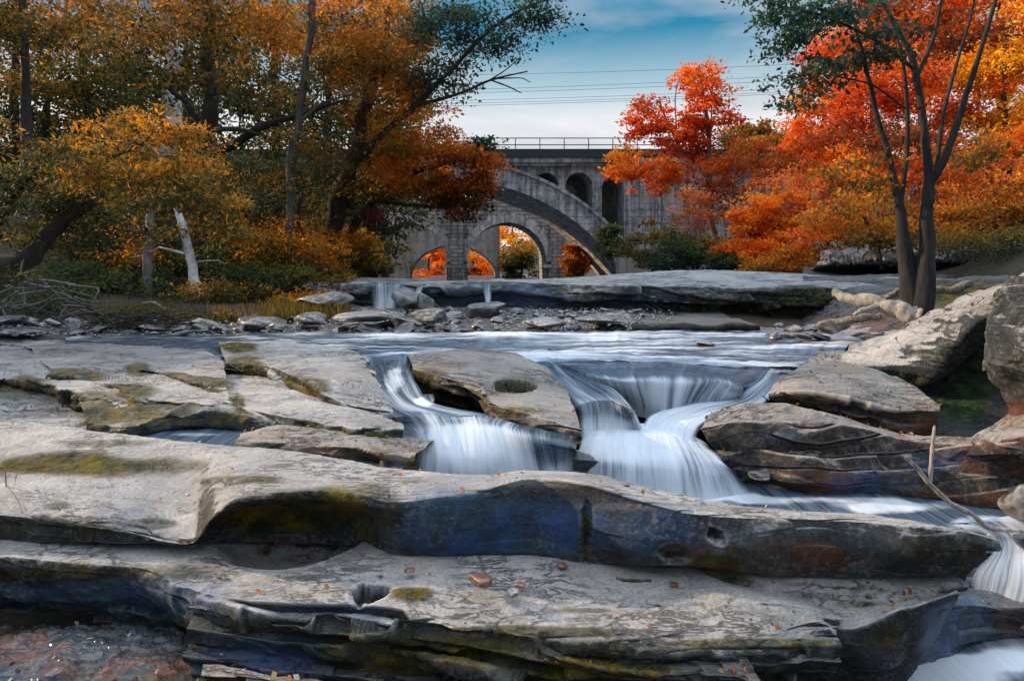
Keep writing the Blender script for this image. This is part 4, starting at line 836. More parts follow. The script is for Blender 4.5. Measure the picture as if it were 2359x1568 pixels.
def tree(name, label, cat, trunks, blobs, pal, leafpx=9, per=60, clump=.45, bark='bark', group=None, s=0, narrow=.5, twig=1.0, up=.5, tk=8, sub='crown', rs=1.0):
    """trunks: polylines of (u,v,d,r_px). blobs: (u,v,d,ru,rv,rd,n[,palette])"""
    r = np.random.default_rng(s + 900)
    base = P(*trunks[0][0][:3]) if trunks else P(*blobs[0][:3])
    root = empty(name, base); tag(root, label, cat, group)
    mb = MB(); nodes = []; nr = []
    for tk_ in trunks:
        q = np.array([P(*a[:3]) for a in tk_]); rd = np.array([a[3] / F * a[2] for a in tk_]) * rs
        t = np.linspace(0, 1, len(q)); T = np.linspace(0, 1, max(10, len(q) * 7))
        pp = spl(q, t, T); rr = np.interp(T, t, rd); wob = fbm(pp * 1.5, 3, s) 
        pp[1:] += np.stack([wob, wob * 0, wob * 0], -1)[1:] * rr.mean() * .8
        mb.tube(pp - base, rr, tk, seed=s, bump=.25)
        st = len(pp) // 4 if len(trunks[0]) > 2 else 0
        for a, b_ in zip(pp[st:], rr[st:]): nodes.append(a); nr.append(b_)
    C, PI = crown_pts(blobs, r, clump)
    if trunks:
        nodes = list(nodes); nr = list(nr)
        d0 = np.min(np.linalg.norm(C[:, None] - np.array(nodes)[None], axis=2), axis=1)
        for i in np.argsort(d0):
            Nn = np.array(nodes); Rn = np.array(nr)
            dd = np.linalg.norm(Nn - C[i], axis=1) + np.maximum(0, Nn[:, 2] - C[i][2]) * .6
            j = int(np.argmin(dd)); L = np.linalg.norm(Nn[j] - C[i])
            if L < .05: continue
            r0 = min(Rn[j] * .75, .012 + L * .02 * twig + .0); r0 = max(r0, .006 * twig); r1 = r0 * .45
            m = 5; T = np.linspace(0, 1, m)[:, None]
            pth = Nn[j] * (1 - T) + C[i] * T; pth[:, 2] += (np.sin(T * math.pi) * L * .08)[:, 0]
            pth[1:-1] += r.normal(size=(m - 2, 3)) * L * .05
            rr = r0 * (1 - T[:, 0]) + r1 * T[:, 0]
            mb.tube(pth - base, rr, 4)
            for a, b_ in zip(pth[1:], rr[1:]): nodes.append(a); nr.append(b_)
        mb.build('trunk', M[bark], root)
    S = clump * r.uniform(.6, 1.3, len(C)); Lf = leafpx / F * np.maximum(C[:, 1], 3)
    VV = []; QQ = []; AA = []; nb = 0
    for pn in sorted(set(str(x) for x in PI)):
        k = np.array([str(x) == pn for x in PI])
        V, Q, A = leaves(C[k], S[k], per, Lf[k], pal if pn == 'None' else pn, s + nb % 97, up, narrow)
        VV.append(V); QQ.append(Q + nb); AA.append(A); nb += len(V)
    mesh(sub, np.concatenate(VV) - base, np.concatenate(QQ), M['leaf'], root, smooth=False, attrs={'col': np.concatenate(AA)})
    return root
def bush(label, blobs, pal, **kw):
    return tree(kw.pop('name', 'bush'), label, 'bush', kw.pop('trunks', []), blobs, pal, sub='foliage', **kw)

# --- left bank
tree('tree', 'amber tree leaning in from the left edge on a dark crooked limb', 'tree',
     [[(-120, 640, 9, 34), (-20, 618, 9, 30), (60, 600, 9, 24), (105, 545, 9, 20), (150, 500, 9, 16), (260, 450, 9, 10), (350, 425, 8.8, 6)], [(-100, 620, 9.3, 20), (10, 480, 9.3, 16), (60, 400, 9.2, 9), (110, 330, 9.2, 5)],
      [(150, 500, 9, 9), (230, 380, 9, 7), (330, 330, 8.8, 4)]],
     [(130, 420, 9, 200, 110, 1.3, 110, 'olive'), (330, 390, 8.8, 170, 90, 1.1, 110), (445, 430, 8.6, 125, 62, .9, 84), (525, 515, 8.8, 45, 30, .5, 14), (200, 300, 9.3, 210, 70, 1.2, 40, 'olive'), (40, 530, 9, 120, 60, 1, 30, 'olive'), (250, 540, 9.2, 120, 34, .8, 20, 'olive'), (10, 640, 8.2, 40, 14, .3, 8), (420, 330, 9, 60, 50, .6, 20)],
     'amber', leafpx=13, per=70, clump=.24, s=1, narrow=.36, twig=1.5)
tree('tree', 'dark trunked tree with a long limb reaching right, over the white leaning trunk', 'tree',
     [[(440, 660, 18, 26), (455, 480, 18, 22), (468, 360, 18, 20), (478, 230, 18, 17), (480, 120, 18, 14), (470, -60, 18, 10)],
      [(468, 360, 18, 14), (540, 330, 17.5, 11), (610, 290, 17, 9), (700, 262, 16.5, 6), (790, 232, 16, 3)], [(462, 290, 18, 9), (430, 240, 18, 7), (390, 205, 18, 5)], [(478, 300, 18, 7), (560, 300, 17, 5), (640, 325, 17, 3)]],
     [(470, 90, 18, 190, 110, 3, 90), (560, 10, 18, 200, 90, 3, 60), (620, 220, 17, 120, 60, 2, 28, 'olive'), (330, 160, 18, 100, 90, 2, 40)], 'rust', leafpx=11, per=75, clump=.6, s=2)
tree('tree', 'pale barked tree showing a white trunk high at upper left', 'tree', [[(330, 690, 24, 22), (370, 420, 24, 20), (395, 300, 24, 19), (392, 150, 24, 17), (372, 0, 24, 15), (365, -120, 24, 11)]],
     [(360, 10, 24, 120, 90, 3, 26), (440, 40, 24, 60, 40, 1.5, 14, 'pink'), (250, -20, 25, 180, 90, 3, 40), (300, 420, 27, 140, 80, 2, 26, 'green')], 'rust', leafpx=10, per=80, clump=.7, bark='barkwhite', s=3)
tree('tree', 'tree with a pale leaning lower trunk on the left bank', 'tree', [[(464, 706, 13.5, 16), (452, 650, 13.6, 12), (436, 570, 13.7, 10), (412, 490, 13.8, 8), (380, 380, 14, 6)]],
     [(400, 400, 15, 120, 70, 1.5, 40), (540, 560, 14.4, 80, 45, 1.0, 34, 'amber'), (580, 480, 14.6, 80, 60, 1, 26), (270, 600, 14.6, 80, 26, .6, 16, 'amber')], 'olive', leafpx=10, per=75, clump=.42, bark='barkwhite', s=4)
tree('tree', 'tree with a short straight dark trunk left of the pale leaning one', 'tree', [[(343, 698, 13.4, 15), (343, 640, 13.4, 12), (345, 560, 13.5, 10), (350, 440, 13.7, 8)]],
     [(300, 480, 14, 120, 70, 1.5, 44), (230, 560, 13.8, 100, 40, 1.2, 30, 'amber')], 'olive', leafpx=10, per=75, clump=.45, bark='barkgrey', s=5)
tree('tree', 'tall tree with a slim greyish trunk leaning right through the middle of the left forest', 'tree', [[(655, 702, 15, 12), (662, 600, 15.5, 10), (670, 430, 16, 10), (688, 260, 16, 9), (712, 100, 16, 8), (725, -60, 16, 6)], [(688, 280, 16, 4), (750, 235, 16, 3), (820, 215, 15.6, 1.5)]],
     [(720, 60, 17, 170, 110, 2.4, 90, 'orange'), (820, 150, 17, 150, 100, 2.2, 80, 'rust'), (700, 380, 17, 130, 80, 2, 44, 'olive'), (620, 500, 16.5, 110, 60, 1.4, 40), (650, 620, 15.6, 110, 50, 1.2, 44)], 'olive', leafpx=10, per=75, clump=.5, bark='barkbrown', s=6)
tree('tree', 'thick dark leaning tree whose long leafy branch reaches up into the sky', 'tree',
     [[(735, 700, 19, 24), (748, 600, 19, 22), (775, 470, 18.5, 22), (812, 380, 18, 18), (835, 270, 18, 14), (870, 150, 18, 10), (900, 20, 18, 7)],
      [(820, 370, 18, 12), (880, 310, 17.5, 8), (960, 240, 17, 7), (1040, 160, 16.6, 5), (1130, 70, 16.4, 4), (1230, 10, 16.2, 3), (1320, -10, 16, 2)],
      [(960, 245, 17, 5), (1060, 215, 16.8, 3.5), (1130, 185, 16.8, 2.5), (1215, 165, 16.6, 1.6)], [(1130, 185, 16.8, 2), (1170, 200, 16.8, 1.6), (1200, 215, 16.8, 1)], [(1110, 195, 16.8, 1.8), (1160, 165, 16.8, 1.4), (1190, 140, 16.8, 1)], [(1140, 182, 16.8, 1.8), (1195, 180, 16.8, 1.2), (1222, 190, 16.8, .8)]],
     [(880, 200, 18, 120, 130, 2.5, 90, 'orange'), (900, 60, 18, 130, 90, 2, 70, 'rust'), (1000, 130, 17, 90, 80, 1.4, 34, 'teal'), (1080, 60, 16.6, 90, 60, 1.2, 34, 'teal'), (1170, 95, 16.4, 60, 40, .8, 18, 'teal'), (1260, 25, 16.2, 70, 26, .6, 18, 'teal'), (1020, 190, 16.8, 60, 30, .8, 14, 'teal'),
      (990, 20, 17, 60, 40, 1, 16, 'teal'), (1220, 40, 16.4, 40, 30, .5, 8, 'teal'), (950, 310, 17.5, 90, 50, 1.3, 44, 'orange')], 'orange', leafpx=9.5, per=80, clump=.42, s=7)
tree('tree', 'orange leaved tree hanging over the stone arches', 'tree', [[(770, 700, 21, 14), (800, 560, 20, 12), (860, 460, 19, 9), (950, 400, 18.5, 7), (1050, 370, 18, 4), (1120, 360, 18, 2)], [(860, 460, 19, 7), (930, 470, 18.5, 5), (1040, 480, 18, 2)]],
     [(950, 390, 18.5, 110, 70, 1.6, 90, 'orange'), (1060, 360, 18, 80, 45, 1.1, 50), (1090, 430, 18, 75, 50, 1.0, 50, 'ember'), (1000, 445, 18, 80, 30, .9, 34), (1075, 480, 18, 46, 24, .6, 14), (840, 460, 19, 80, 50, 1.6, 56, 'olive'), (800, 575, 19.5, 60, 55, 1.6, 50, 'amber'), (870, 490, 18.8, 30, 14, .4, 3, 'purple'), (1100, 330, 18, 40, 14, .4, 12, 'teal')],
     'ember', leafpx=9.5, per=85, clump=.38, s=8)
tree('tree', 'amber tree between the grey trunk and the thick leaning trunk', 'tree', [[(700, 700, 17, 10), (705, 600, 17, 8), (690, 500, 17, 6), (700, 420, 17, 4)]],
     [(700, 560, 16.5, 100, 60, 1.5, 60, 'amber'), (740, 640, 16.4, 80, 40, 1.2, 44, 'amber'), (600, 590, 16.2, 80, 50, 1.3, 36), (640, 440, 17, 100, 60, 1.4, 40)], 'olive', leafpx=9.5, per=80, clump=.42, s=9)
# forest behind, filling the left side
GT = 'trees deep in the left forest'
fill = [(40, 200, 26, 200, 250, 'olive'), (-80, 420, 24, 180, 180, 'green'), (200, 100, 30, 220, 200, 'rust'), (180, 420, 27, 200, 180, 'green'), (430, 250, 32, 220, 230, 'olive'), (560, 460, 26, 180, 170, 'green'),
        (640, 150, 34, 220, 200, 'green'), (760, 330, 30, 180, 220, 'olive'), (850, 120, 34, 170, 190, 'olive'), (880, 400, 32, 110, 200, 'olive'), (60, 20, 21, 220, 120, 'rust'), (300, 560, 22, 220, 110, 'green'), (700, 580, 24, 160, 120, 'olive'), (90, 560, 20, 180, 110, 'green'), (-330, 250, 24, 220, 260, 'olive'), (110, 290, 27, 190, 110, 'olive'), (330, 250, 28, 160, 110, 'green'), (-420, 500, 19, 200, 160, 'green')]
names_ = ['behind the leaning limb', 'at the far left edge', 'high above the amber tree', 'under the amber tree crown', 'behind the white trunk', 'low behind the long dark limb', 'high at the top centre of the left forest', 'behind the thick leaning trunk',
          'behind the sky reaching branch', 'just left of the bridges', 'in the top left corner', 'in the shade behind the short trunk', 'near the small far waterfall', 'in the shade at lower left', 'well past the left edge', 'filling the gap above the leaning limb', 'filling the gap behind the pale trunk', 'low and well past the left edge']
for k, (u, v, d, ru, rv, pl) in enumerate(fill):
    zb = ground_h(np.array((u - U0) / F * d), np.array(float(d)))
    vb = V0 - float(zb) * F / d
    tree('forest_tree', {'rust': 'rusty', 'olive': 'olive', 'orange': 'orange', 'green': 'dark green'}[pl] + ' forest tree ' + names_[k], 'tree', [[(u + 10, vb + 5, d, 13), (u, (v + vb) / 2, d, 11), (u - 8, v, d, 9), (u, v - rv * .8, d, 5)]],
         [(u, v, d, ru, rv, 3.5, 210)], pl, leafpx=10.5, per=60, clump=.75, s=20 + k, group=GT)
# undergrowth
ug = [(120, 640, 13, 130, 45, 'green'), (260, 660, 12.6, 120, 34, 'green'), (520, 670, 13, 90, 26, 'olive'), (600, 640, 14, 90, 40, 'green'), (400, 630, 15, 130, 50, 'green'), (760, 650, 15.5, 60, 30, 'olive'), (-60, 640, 12, 120, 70, 'green'), (690, 690, 13, 60, 16, 'amber'), (845, 605, 22, 44, 36, 'olive'), (180, 590, 15, 160, 60, 'green'), (330, 712, 12.2, 110, 14, 'olive'), (560, 722, 12.2, 90, 14, 'olive'), (100, 700, 12, 90, 22, 'green'), (480, 610, 17, 120, 50, 'green')]
for k, (u, v, d, ru, rv, pl) in enumerate(ug):
    bush({'green': 'dark green', 'olive': 'olive brown', 'amber': 'amber'}[pl] + ' bush ' + ['left of the short dark trunk', 'in front of the short dark trunk', 'at the foot of the pale leaning trunk', 'right of the pale leaning trunk', 'in the gap between the two short trunks', 'beside the far left fall', 'at the far left below the limb',
         'low on the bank above the rubble', 'growing against the pale abutment wall', 'in deep shade under the amber tree', 'in deep shade right of the pale trunk', 'low at the water edge behind the root mat', 'low behind the squarish mossy boulder', 'behind the brush pile'][k], [(u, v, d, ru, rv, 1.0, 46)], pl, leafpx=9, per=70, clump=.3, s=60 + k)

# --- right side
tree('tree', 'multi stemmed dark tree growing from the rocks beside the fallen logs', 'tree',
     [[(2104, 725, 8.8, 42), (2092, 640, 8.8, 27), (2080, 560, 8.8, 22), (2072, 480, 8.8, 15), (2050, 400, 8.8, 12), (2020, 260, 8.8, 9), (1985, 120, 8.7, 6), (1950, 0, 8.6, 4)],
      [(2124, 725, 8.7, 42), (2132, 600, 8.7, 26), (2135, 500, 8.7, 20), (2140, 430, 8.7, 18), (2125, 300, 8.7, 13), (2105, 160, 8.7, 11), (2060, 60, 8.7, 8), (2000, -40, 8.6, 5)],
      [(2140, 430, 8.7, 13), (2180, 350, 8.6, 12), (2215, 250, 8.6, 10), (2260, 120, 8.5, 8), (2300, -40, 8.4, 6)], [(2155, 400, 8.7, 8), (2175, 250, 8.8, 6), (2230, 60, 8.9, 4), (2250, -40, 8.9, 3)],
      [(2075, 470, 8.8, 8), (2090, 300, 8.9, 7), (2080, 150, 8.9, 5), (2030, -20, 8.9, 4)], [(2110, 180, 8.7, 8), (2150, 80, 8.7, 6), (2175, -40, 8.7, 4)], [(2105, 160, 8.7, 7), (2010, 90, 8.5, 5), (1900, 40, 8.3, 4), (1780, 10, 8.1, 2)],
      [(2085, 250, 8.8, 3.5), (1990, 190, 8.6, 3), (1880, 170, 8.3, 2), (1820, 185, 8.2, 1.2)]],
     [(1760, 15, 8.1, 80, 30, .5, 20, 'teal'), (1880, 40, 8.3, 90, 45, .6, 34, 'teal'), (1830, 105, 8.2, 60, 25, .4, 14, 'teal'), (1880, 175, 8.3, 70, 36, .5, 22, 'teal'), (1980, 100, 8.5, 80, 60, .7, 30, 'teal'), (1830, 225, 8.2, 30, 18, .25, 6, 'teal'),
      (2090, 60, 9.9, 130, 90, .7, 40, 'redbrown'), (2230, 60, 9.9, 120, 80, .7, 40, 'redbrown'), (2050, 330, 9.9, 110, 80, .7, 30, 'redbrown'), (1960, 400, 9.0, 100, 40, .7, 18, 'rust'), (2020, 450, 9.8, 120, 40, .6, 16, 'orange'), (2230, 330, 9.8, 90, 80, .6, 20, 'rust')],
     'redbrown', leafpx=13, per=55, clump=.22, bark='barkright', s=100, twig=.8, rs=.68)
tree('tree', 'tall red tree rising above the bridge deck', 'tree', [[(1652, 620, 34, 9), (1645, 560, 34, 8), (1636, 450, 34, 7), (1634, 340, 34, 6), (1625, 250, 34, 4), (1610, 150, 34, 2)], [(1635, 420, 34, 4), (1560, 330, 34, 3), (1520, 240, 34, 2)], [(1560, 330, 34, 1.8), (1555, 230, 34, 1.2), (1565, 180, 34, .7)], [(1634, 350, 34, 2), (1640, 200, 34, 1.3), (1632, 128, 34, .6)]],
     [(1615, 190, 34, 50, 50, 1.6, 70), (1632, 260, 34, 55, 55, 1.6, 80), (1500, 260, 34, 55, 45, 1.5, 60), (1560, 300, 34, 70, 55, 1.8, 90), (1450, 380, 33, 62, 36, 1.5, 70, 'fire'), (1520, 400, 33, 70, 36, 1.5, 70, 'fire'), (1630, 360, 34, 50, 50, 1.5, 50), (1460, 300, 34, 36, 24, 1, 20, 'red')],
     'red', leafpx=8.5, per=42, clump=.40, s=101, bark='barkgrey')
tree('tree', 'pinkish brown leaved tree just right of the red one', 'tree', [[(1700, 620, 33, 6), (1695, 500, 33, 5), (1690, 380, 33, 3)]],
     [(1660, 420, 32, 80, 80, 2, 110, 'redbrown'), (1590, 480, 31, 55, 45, 1.5, 60, 'pink'), (1720, 370, 34, 70, 60, 2, 80, 'redbrown'), (1700, 340, 35, 60, 30, 1.5, 30, 'rust')], 'pink', leafpx=7, per=45, clump=.42, s=102, bark='barkgrey')
tree('tree', 'blazing orange small tree in full sun right of the pink one', 'tree', [[(1745, 640, 27, 5), (1750, 560, 27, 4), (1745, 470, 27, 2.5)], [(1750, 560, 27, 2), (1800, 510, 27, 1.5)]],
     [(1735, 480, 27, 55, 45, 1.2, 60), (1770, 520, 27, 80, 45, 1.4, 90), (1760, 580, 26.5, 90, 40, 1.3, 90), (1680, 575, 27, 45, 26, .8, 26, 'orange'), (1830, 470, 28, 60, 50, 1.2, 60, 'fire')], 'fire', leafpx=9, per=60, clump=.34, s=103)
tree('tree', 'dense red and orange tree behind the multi stemmed one', 'tree', [[(1990, 600, 22, 8), (2000, 450, 22, 7), (2010, 250, 22, 5), (2020, 120, 22, 3)]],
     [(1990, 260, 22, 110, 130, 2.2, 170, 'red'), (1960, 400, 21.5, 110, 70, 2, 100, 'fire'), (2080, 180, 22, 90, 110, 2, 110, 'red'), (1880, 350, 22, 60, 50, 1.3, 50, 'redbrown'), (1900, 440, 22, 80, 50, 1.6, 60, 'pink')], 'red', leafpx=9, per=60, clump=.42, s=104)
tree('tree', 'golden yellow tree in the upper right corner', 'tree', [[(2330, 620, 20, 9), (2320, 400, 20, 8), (2310, 200, 20, 5), (2320, 80, 20, 3)]],
     [(2320, 130, 20, 90, 110, 2, 170), (2400, 60, 20, 90, 120, 2, 80, 'fire'), (2260, 230, 20.5, 70, 60, 1.6, 60, 'fire'), (2350, 260, 20, 80, 40, 1.4, 60)], 'yellow', leafpx=9.5, per=60, clump=.42, s=105)
tree('tree', 'dark orange tree filling the right edge above the shelf', 'tree', [[(2250, 620, 18, 9), (2255, 480, 18, 8), (2260, 340, 18, 5)]],
     [(2280, 420, 18, 110, 80, 1.8, 120, 'orange'), (2330, 510, 17.5, 90, 60, 1.5, 80, 'amber'), (2200, 480, 18, 90, 60, 1.5, 70, 'orange'), (2340, 340, 19, 80, 50, 1.5, 60, 'red'), (2160, 540, 17, 90, 30, 1, 34, 'amber')], 'orange', leafpx=9.5, per=60, clump=.38, s=106)
tree('tree', 'low orange tree leaning over the grey ledge left of the stems', 'tree', [[(2030, 620, 16, 5), (2020, 560, 16, 4), (1990, 500, 16, 3)]],
     [(1970, 500, 16.5, 90, 50, 1.2, 60, 'orange'), (2040, 540, 16, 80, 35, 1, 40, 'amber'), (1900, 540, 18, 60, 40, 1, 30, 'fire'), (2180, 420, 16, 90, 60, 1.2, 34, 'redbrown')], 'orange', leafpx=10, per=60, clump=.34, s=107)
rb = [(1500, 560, 30, 70, 55, 'olive', 'olive bush right of the concrete pier'), (1560, 590, 28, 70, 40, 'green', 'dark green bush above the grey ledge'), (1620, 570, 30, 60, 40, 'olive', 'brownish bush under the pink tree'), (1400, 560, 55, 30, 45, 'green', 'small dark tuft of growth on the arch springing'), (1850, 600, 23, 80, 34, 'orange', 'orange brown bush at the top of the grey ledge'),
      (1780, 615, 24, 90, 24, 'amber', 'low amber bush at the foot of the blazing orange tree'), (2050, 600, 20, 120, 30, 'olive', 'olive bush in shade behind the multi stemmed tree'), (1690, 605, 27, 50, 22, 'green', 'green bush at the edge of the ledge'), (1320, 600, 75, 26, 34, 'orange', 'orange sapling between stone pier and concrete arch'),
      (2280, 560, 14, 150, 40, 'olive', 'scrubby growth on the shelf at far right'), (1900, 240, 30, 30, 20, 'red', 'tip of a red treetop at the skyline')]
for k, (u, v, d, ru, rv, pl, lb) in enumerate(rb[:-1]):
    bush(lb, [(u, v, d, ru, rv, 1.2, 90)], pl, leafpx=7.5, per=60, clump=.36, s=120 + k)
GR = 'trees on the right hillside'
fr_ = [(1900, 300, 40, 90, 130, 'fire', 'fiery'), (2120, 380, 28, 160, 170, 'red', 'red'), (2300, 60, 32, 180, 160, 'red', 'crimson'), (2400, 350, 26, 160, 200, 'rust', 'rusty'), (1790, 350, 60, 80, 40, 'rust', 'distant brown'), (1980, 120, 34, 120, 120, 'red', 'scarlet'), (2120, 40, 36, 160, 120, 'redbrown', 'dark red'), (1850, 470, 36, 120, 100, 'pink', 'pale'), (2060, 540, 24, 160, 60, 'olive', 'olive'), (1720, 310, 75, 50, 26, 'rust', 'far brown')]
pos_ = ['above the end of the bridge', 'behind the forked stems', 'in the top right corner', 'beyond the right edge', 'behind the end of the deck', 'rising left of the stems', 'high behind the stems', 'in sunlight on the slope', 'low in the shade under the red ones', 'on the skyline right of the tall red one']
for k, (u, v, d, ru, rv, pl, nm) in enumerate(fr_):
    zb = ground_h(np.array((u - U0) / F * d), np.array(float(d))); vb = V0 - float(zb) * F / d
    tree('hillside_tree', nm + ' tree ' + pos_[k], 'tree', [[(u + 6, max(vb, v + rv * .5) + 5, d, 8), (u, v + rv * .3, d, 7), (u - 4, v, d, 5), (u, v - rv * .8, d, 3)]], [(u, v, d, ru, rv, 3, int(90 + ru * rv / 110))], pl, leafpx=8.5, per=60, clump=.55 if d < 50 else .8, s=140 + k, group=GR)
# --- beyond the arches
for k, (u, v, d, ru, rv, pl, lb) in enumerate([(985, 600, 130, 60, 60, 'fire', 'glowing orange tree seen through the left stone arch'), (1180, 560, 132, 60, 60, 'yellow', 'golden tree seen through the upper part of the right stone arch'), (1090, 620, 128, 50, 40, 'fire', 'orange tree seen low behind the stone pier'), (1200, 610, 100, 46, 46, 'olive', 'olive tree in shade inside the right stone arch'), (1320, 600, 120, 60, 60, 'fire', 'orange tree seen between pier and concrete arch'), (862, 640, 110, 22, 16, 'fire', 'small orange tree left of the arches'), (1060, 520, 150, 160, 60, 'fire', 'orange wood behind the farthest bridge'), (1450, 480, 110, 80, 80, 'orange', 'orange tree beyond the spandrel arches')]):
    tree('distant_tree', lb, 'tree', [[(u, v + rv, d, 3), (u + 2, v, d, 2.5), (u, v - rv * .7, d, 1.2)]], [(u, v, d, ru, rv, 3, 130)], pl, leafpx=6.5, per=50, clump=1.1, s=170 + k)

# ------------------------------------------------------------------ bridges
def archwall(mb, xs, ztop, bot, y0, y1, shift=0.0, top=True):
    """solid between bot(x) and ztop, from y0 (front) to y1 (back); shift = x drift toward the back"""
    b = np.array([bot(x) for x in xs]); zt = np.array([ztop(x) for x in xs]) if callable(ztop) else np.full(len(xs), ztop)
    V = []; Q = []
    def q(a, b_, c, d): 
        n = len(V); V.extend([a, b_, c, d]); Q.append([n, n + 1, n + 2, n + 3])
    for i in range(len(xs) - 1):
        a, c = xs[i], xs[i + 1]; ba, bc = b[i], b[i + 1]
        q((a, y0, ba), (c, y0, bc), (c, y0, zt[i + 1]), (a, y0, zt[i]))
        q((c + shift, y1, bc), (a + shift, y1, ba), (a + shift, y1, zt[i]), (c + shift, y1, zt[i + 1]))
        q((a, y0, ba), (a + shift, y1, ba), (c + shift, y1, bc), (c, y0, bc))
        if top: q((a, y0, zt[i]), (c, y0, zt[i + 1]), (c + shift, y1, zt[i + 1]), (a + shift, y1, zt[i]))
    mb.add(np.array(V), np.array(Q))
def samp(x0, x1, edges, n=160):
    e = []
    for a in edges: e += [a - 1e-3, a + 1e-3]
    return np.array(sorted(set(list(np.linspace(x0, x1, n)) + [a for a in e if x0 < a < x1])))
# front bridge: open spandrel concrete arch, 65 m away
D1, D2, SH = 65., 77., -1.3
cx, cz, Ri, Re = -5.75, -11.6, 19.6, 21.4
br = empty('bridge', (cx, D1, -1)); tag(br, 'concrete bridge with one wide arch, small open arches and a railing on top', 'bridge')
def bpart(mb, name, mat, parent=br, smooth=False):
    for v in mb.V: v -= np.array(parent.location) if parent else 0
    return mb.build(name, M[mat], parent, smooth)
ops = [(3.25, 1.15, 7.62), (6.38, 1.30, 7.5), (9.6, 1.05, 7.4), (-14.75, 1.15, 7.62), (-17.9, 1.3, 7.5), (-21.1, 1.05, 7.4)]
def ext(x):
    d = abs(x - cx)
    return cz + math.sqrt(max(Re ** 2 - d * d, 0)) if d < Re * .93 else -2.5
def bot1(x):
    e = ext(x)
    for c, r_, zs in ops:
        if abs(x - c) < r_: return max(e, zs + math.sqrt(r_ * r_ - (x - c) ** 2))
    return e
ed = [cx + Re * .93, cx - Re * .93] + [c + s_ * r_ for c, r_, z in ops for s_ in (-1, 1)]
# solid wall above and a lower part between openings
mb = MB(); xs = samp(-45, 34, ed, 420)
archwall(mb, xs, 10.05, bot1, D1, D2, SH)
# side walls inside openings
for c, r_, zs in ops:
    for s_ in (-1, 1):
        x = c + s_ * r_; e = ext(x)
        mb.add(np.array([[x, D1, e], [x, D1, zs + .02], [x + SH, D2, zs + .02], [x + SH, D2, e]]), [[0, 1, 2, 3]])
bpart(mb, 'spandrel_wall', 'conc')
mb = MB()
th = np.linspace(math.radians(90 - 62), math.radians(90 + 62), 90)
for (ra, rb_, y0, y1) in ((Ri, Re, D1 - .25, D2 + .2),):
    V = []; Q = []
    for t in th:
        for (r_, y, sh) in ((ra, y0, 0), (rb_, y0, 0), (rb_, y1, SH), (ra, y1, SH)):
            V.append((cx + r_ * math.cos(t) + sh, y, cz + r_ * math.sin(t)))
    for i in range(len(th) - 1):
        for j in range(4):
            k = (j + 1) % 4; Q.append([i * 4 + j, i * 4 + k, i * 4 + 4 + k, i * 4 + 4 + j])
    mb.add(np.array(V), np.array(Q))
bpart(mb, 'arch_ring', 'conc')
mb = MB(); V = []; Q = []
for t in th:
    for (r_, y) in ((Re - .12, D1 - .42), (Re + .18, D1 - .42), (Re + .18, D1 + .1), (Re - .12, D1 + .1)): V.append((cx + r_ * math.cos(t), y, cz + r_ * math.sin(t)))
for i in range(len(th) - 1):
    for j in range(4):
        k = (j + 1) % 4; Q.append([i * 4 + j, i * 4 + k, i * 4 + 4 + k, i * 4 + 4 + j])
mb.add(np.array(V), np.array(Q)); bpart(mb, 'arch_moulding', 'conc')
mb = MB(); mb.box(-45, 34, D1 - .5, D1 + .3, 9.35, 9.6); mb.box(-45, 34, D1 - .8, D1 + .3, 9.62, 10.08); bpart(mb, 'cornice', 'conc')
mb = MB(); mb.box(-45, 34, D1 - 1.0, D2 + SH, 10.1, 10.86); bpart(mb, 'deck', 'girder')
mb = MB(); mb.box(10.9, 11.25, D1 - .5, D1 + .1, -2, 9.3); bpart(mb, 'pilaster', 'conc'); mb = MB(); mb.box(13.6, 14.0, D1 - .5, D1 + .1, -2, 9.3); bpart(mb, 'pilaster', 'conc')
rail = MB()
for z in (11.27, 11.9): rail.tube([(-45, D1 - .8, z), (34, D1 - .8, z)], [.045, .045], 6)
bpart(rail, 'railing', 'iron')
for k in range(31):
    x = -38.6 + k * 2.29
    if x > 33: break
    p = MB(); p.box(x - .04, x + .04, D1 - .84, D1 - .76, 10.86, 11.92); bpart(p, 'railing_post', 'iron')
mb = MB()
for z in (2.0, 2.9): mb.tube([(10.2, D1 - 1, z), (12.4, D1 - 1, z)], [.04, .04], 5)
for x in (10.2, 11.3, 12.4): mb.tube([(x, D1 - 1, 1.0), (x, D1 - 1, 2.95)], [.045, .045], 5)
fo = empty('fence', (11.3, D1 - 1, 1.0)); tag(fo, 'black pipe fence at the foot of the concrete pier', 'fence'); bpart(mb, 'rail', 'iron', fo)
mb = MB(); mb.box(9.9, 13.2, D1 - 1.9, D1 + .3, -2, 1.0); bpart(mb, 'footing', 'concplain')
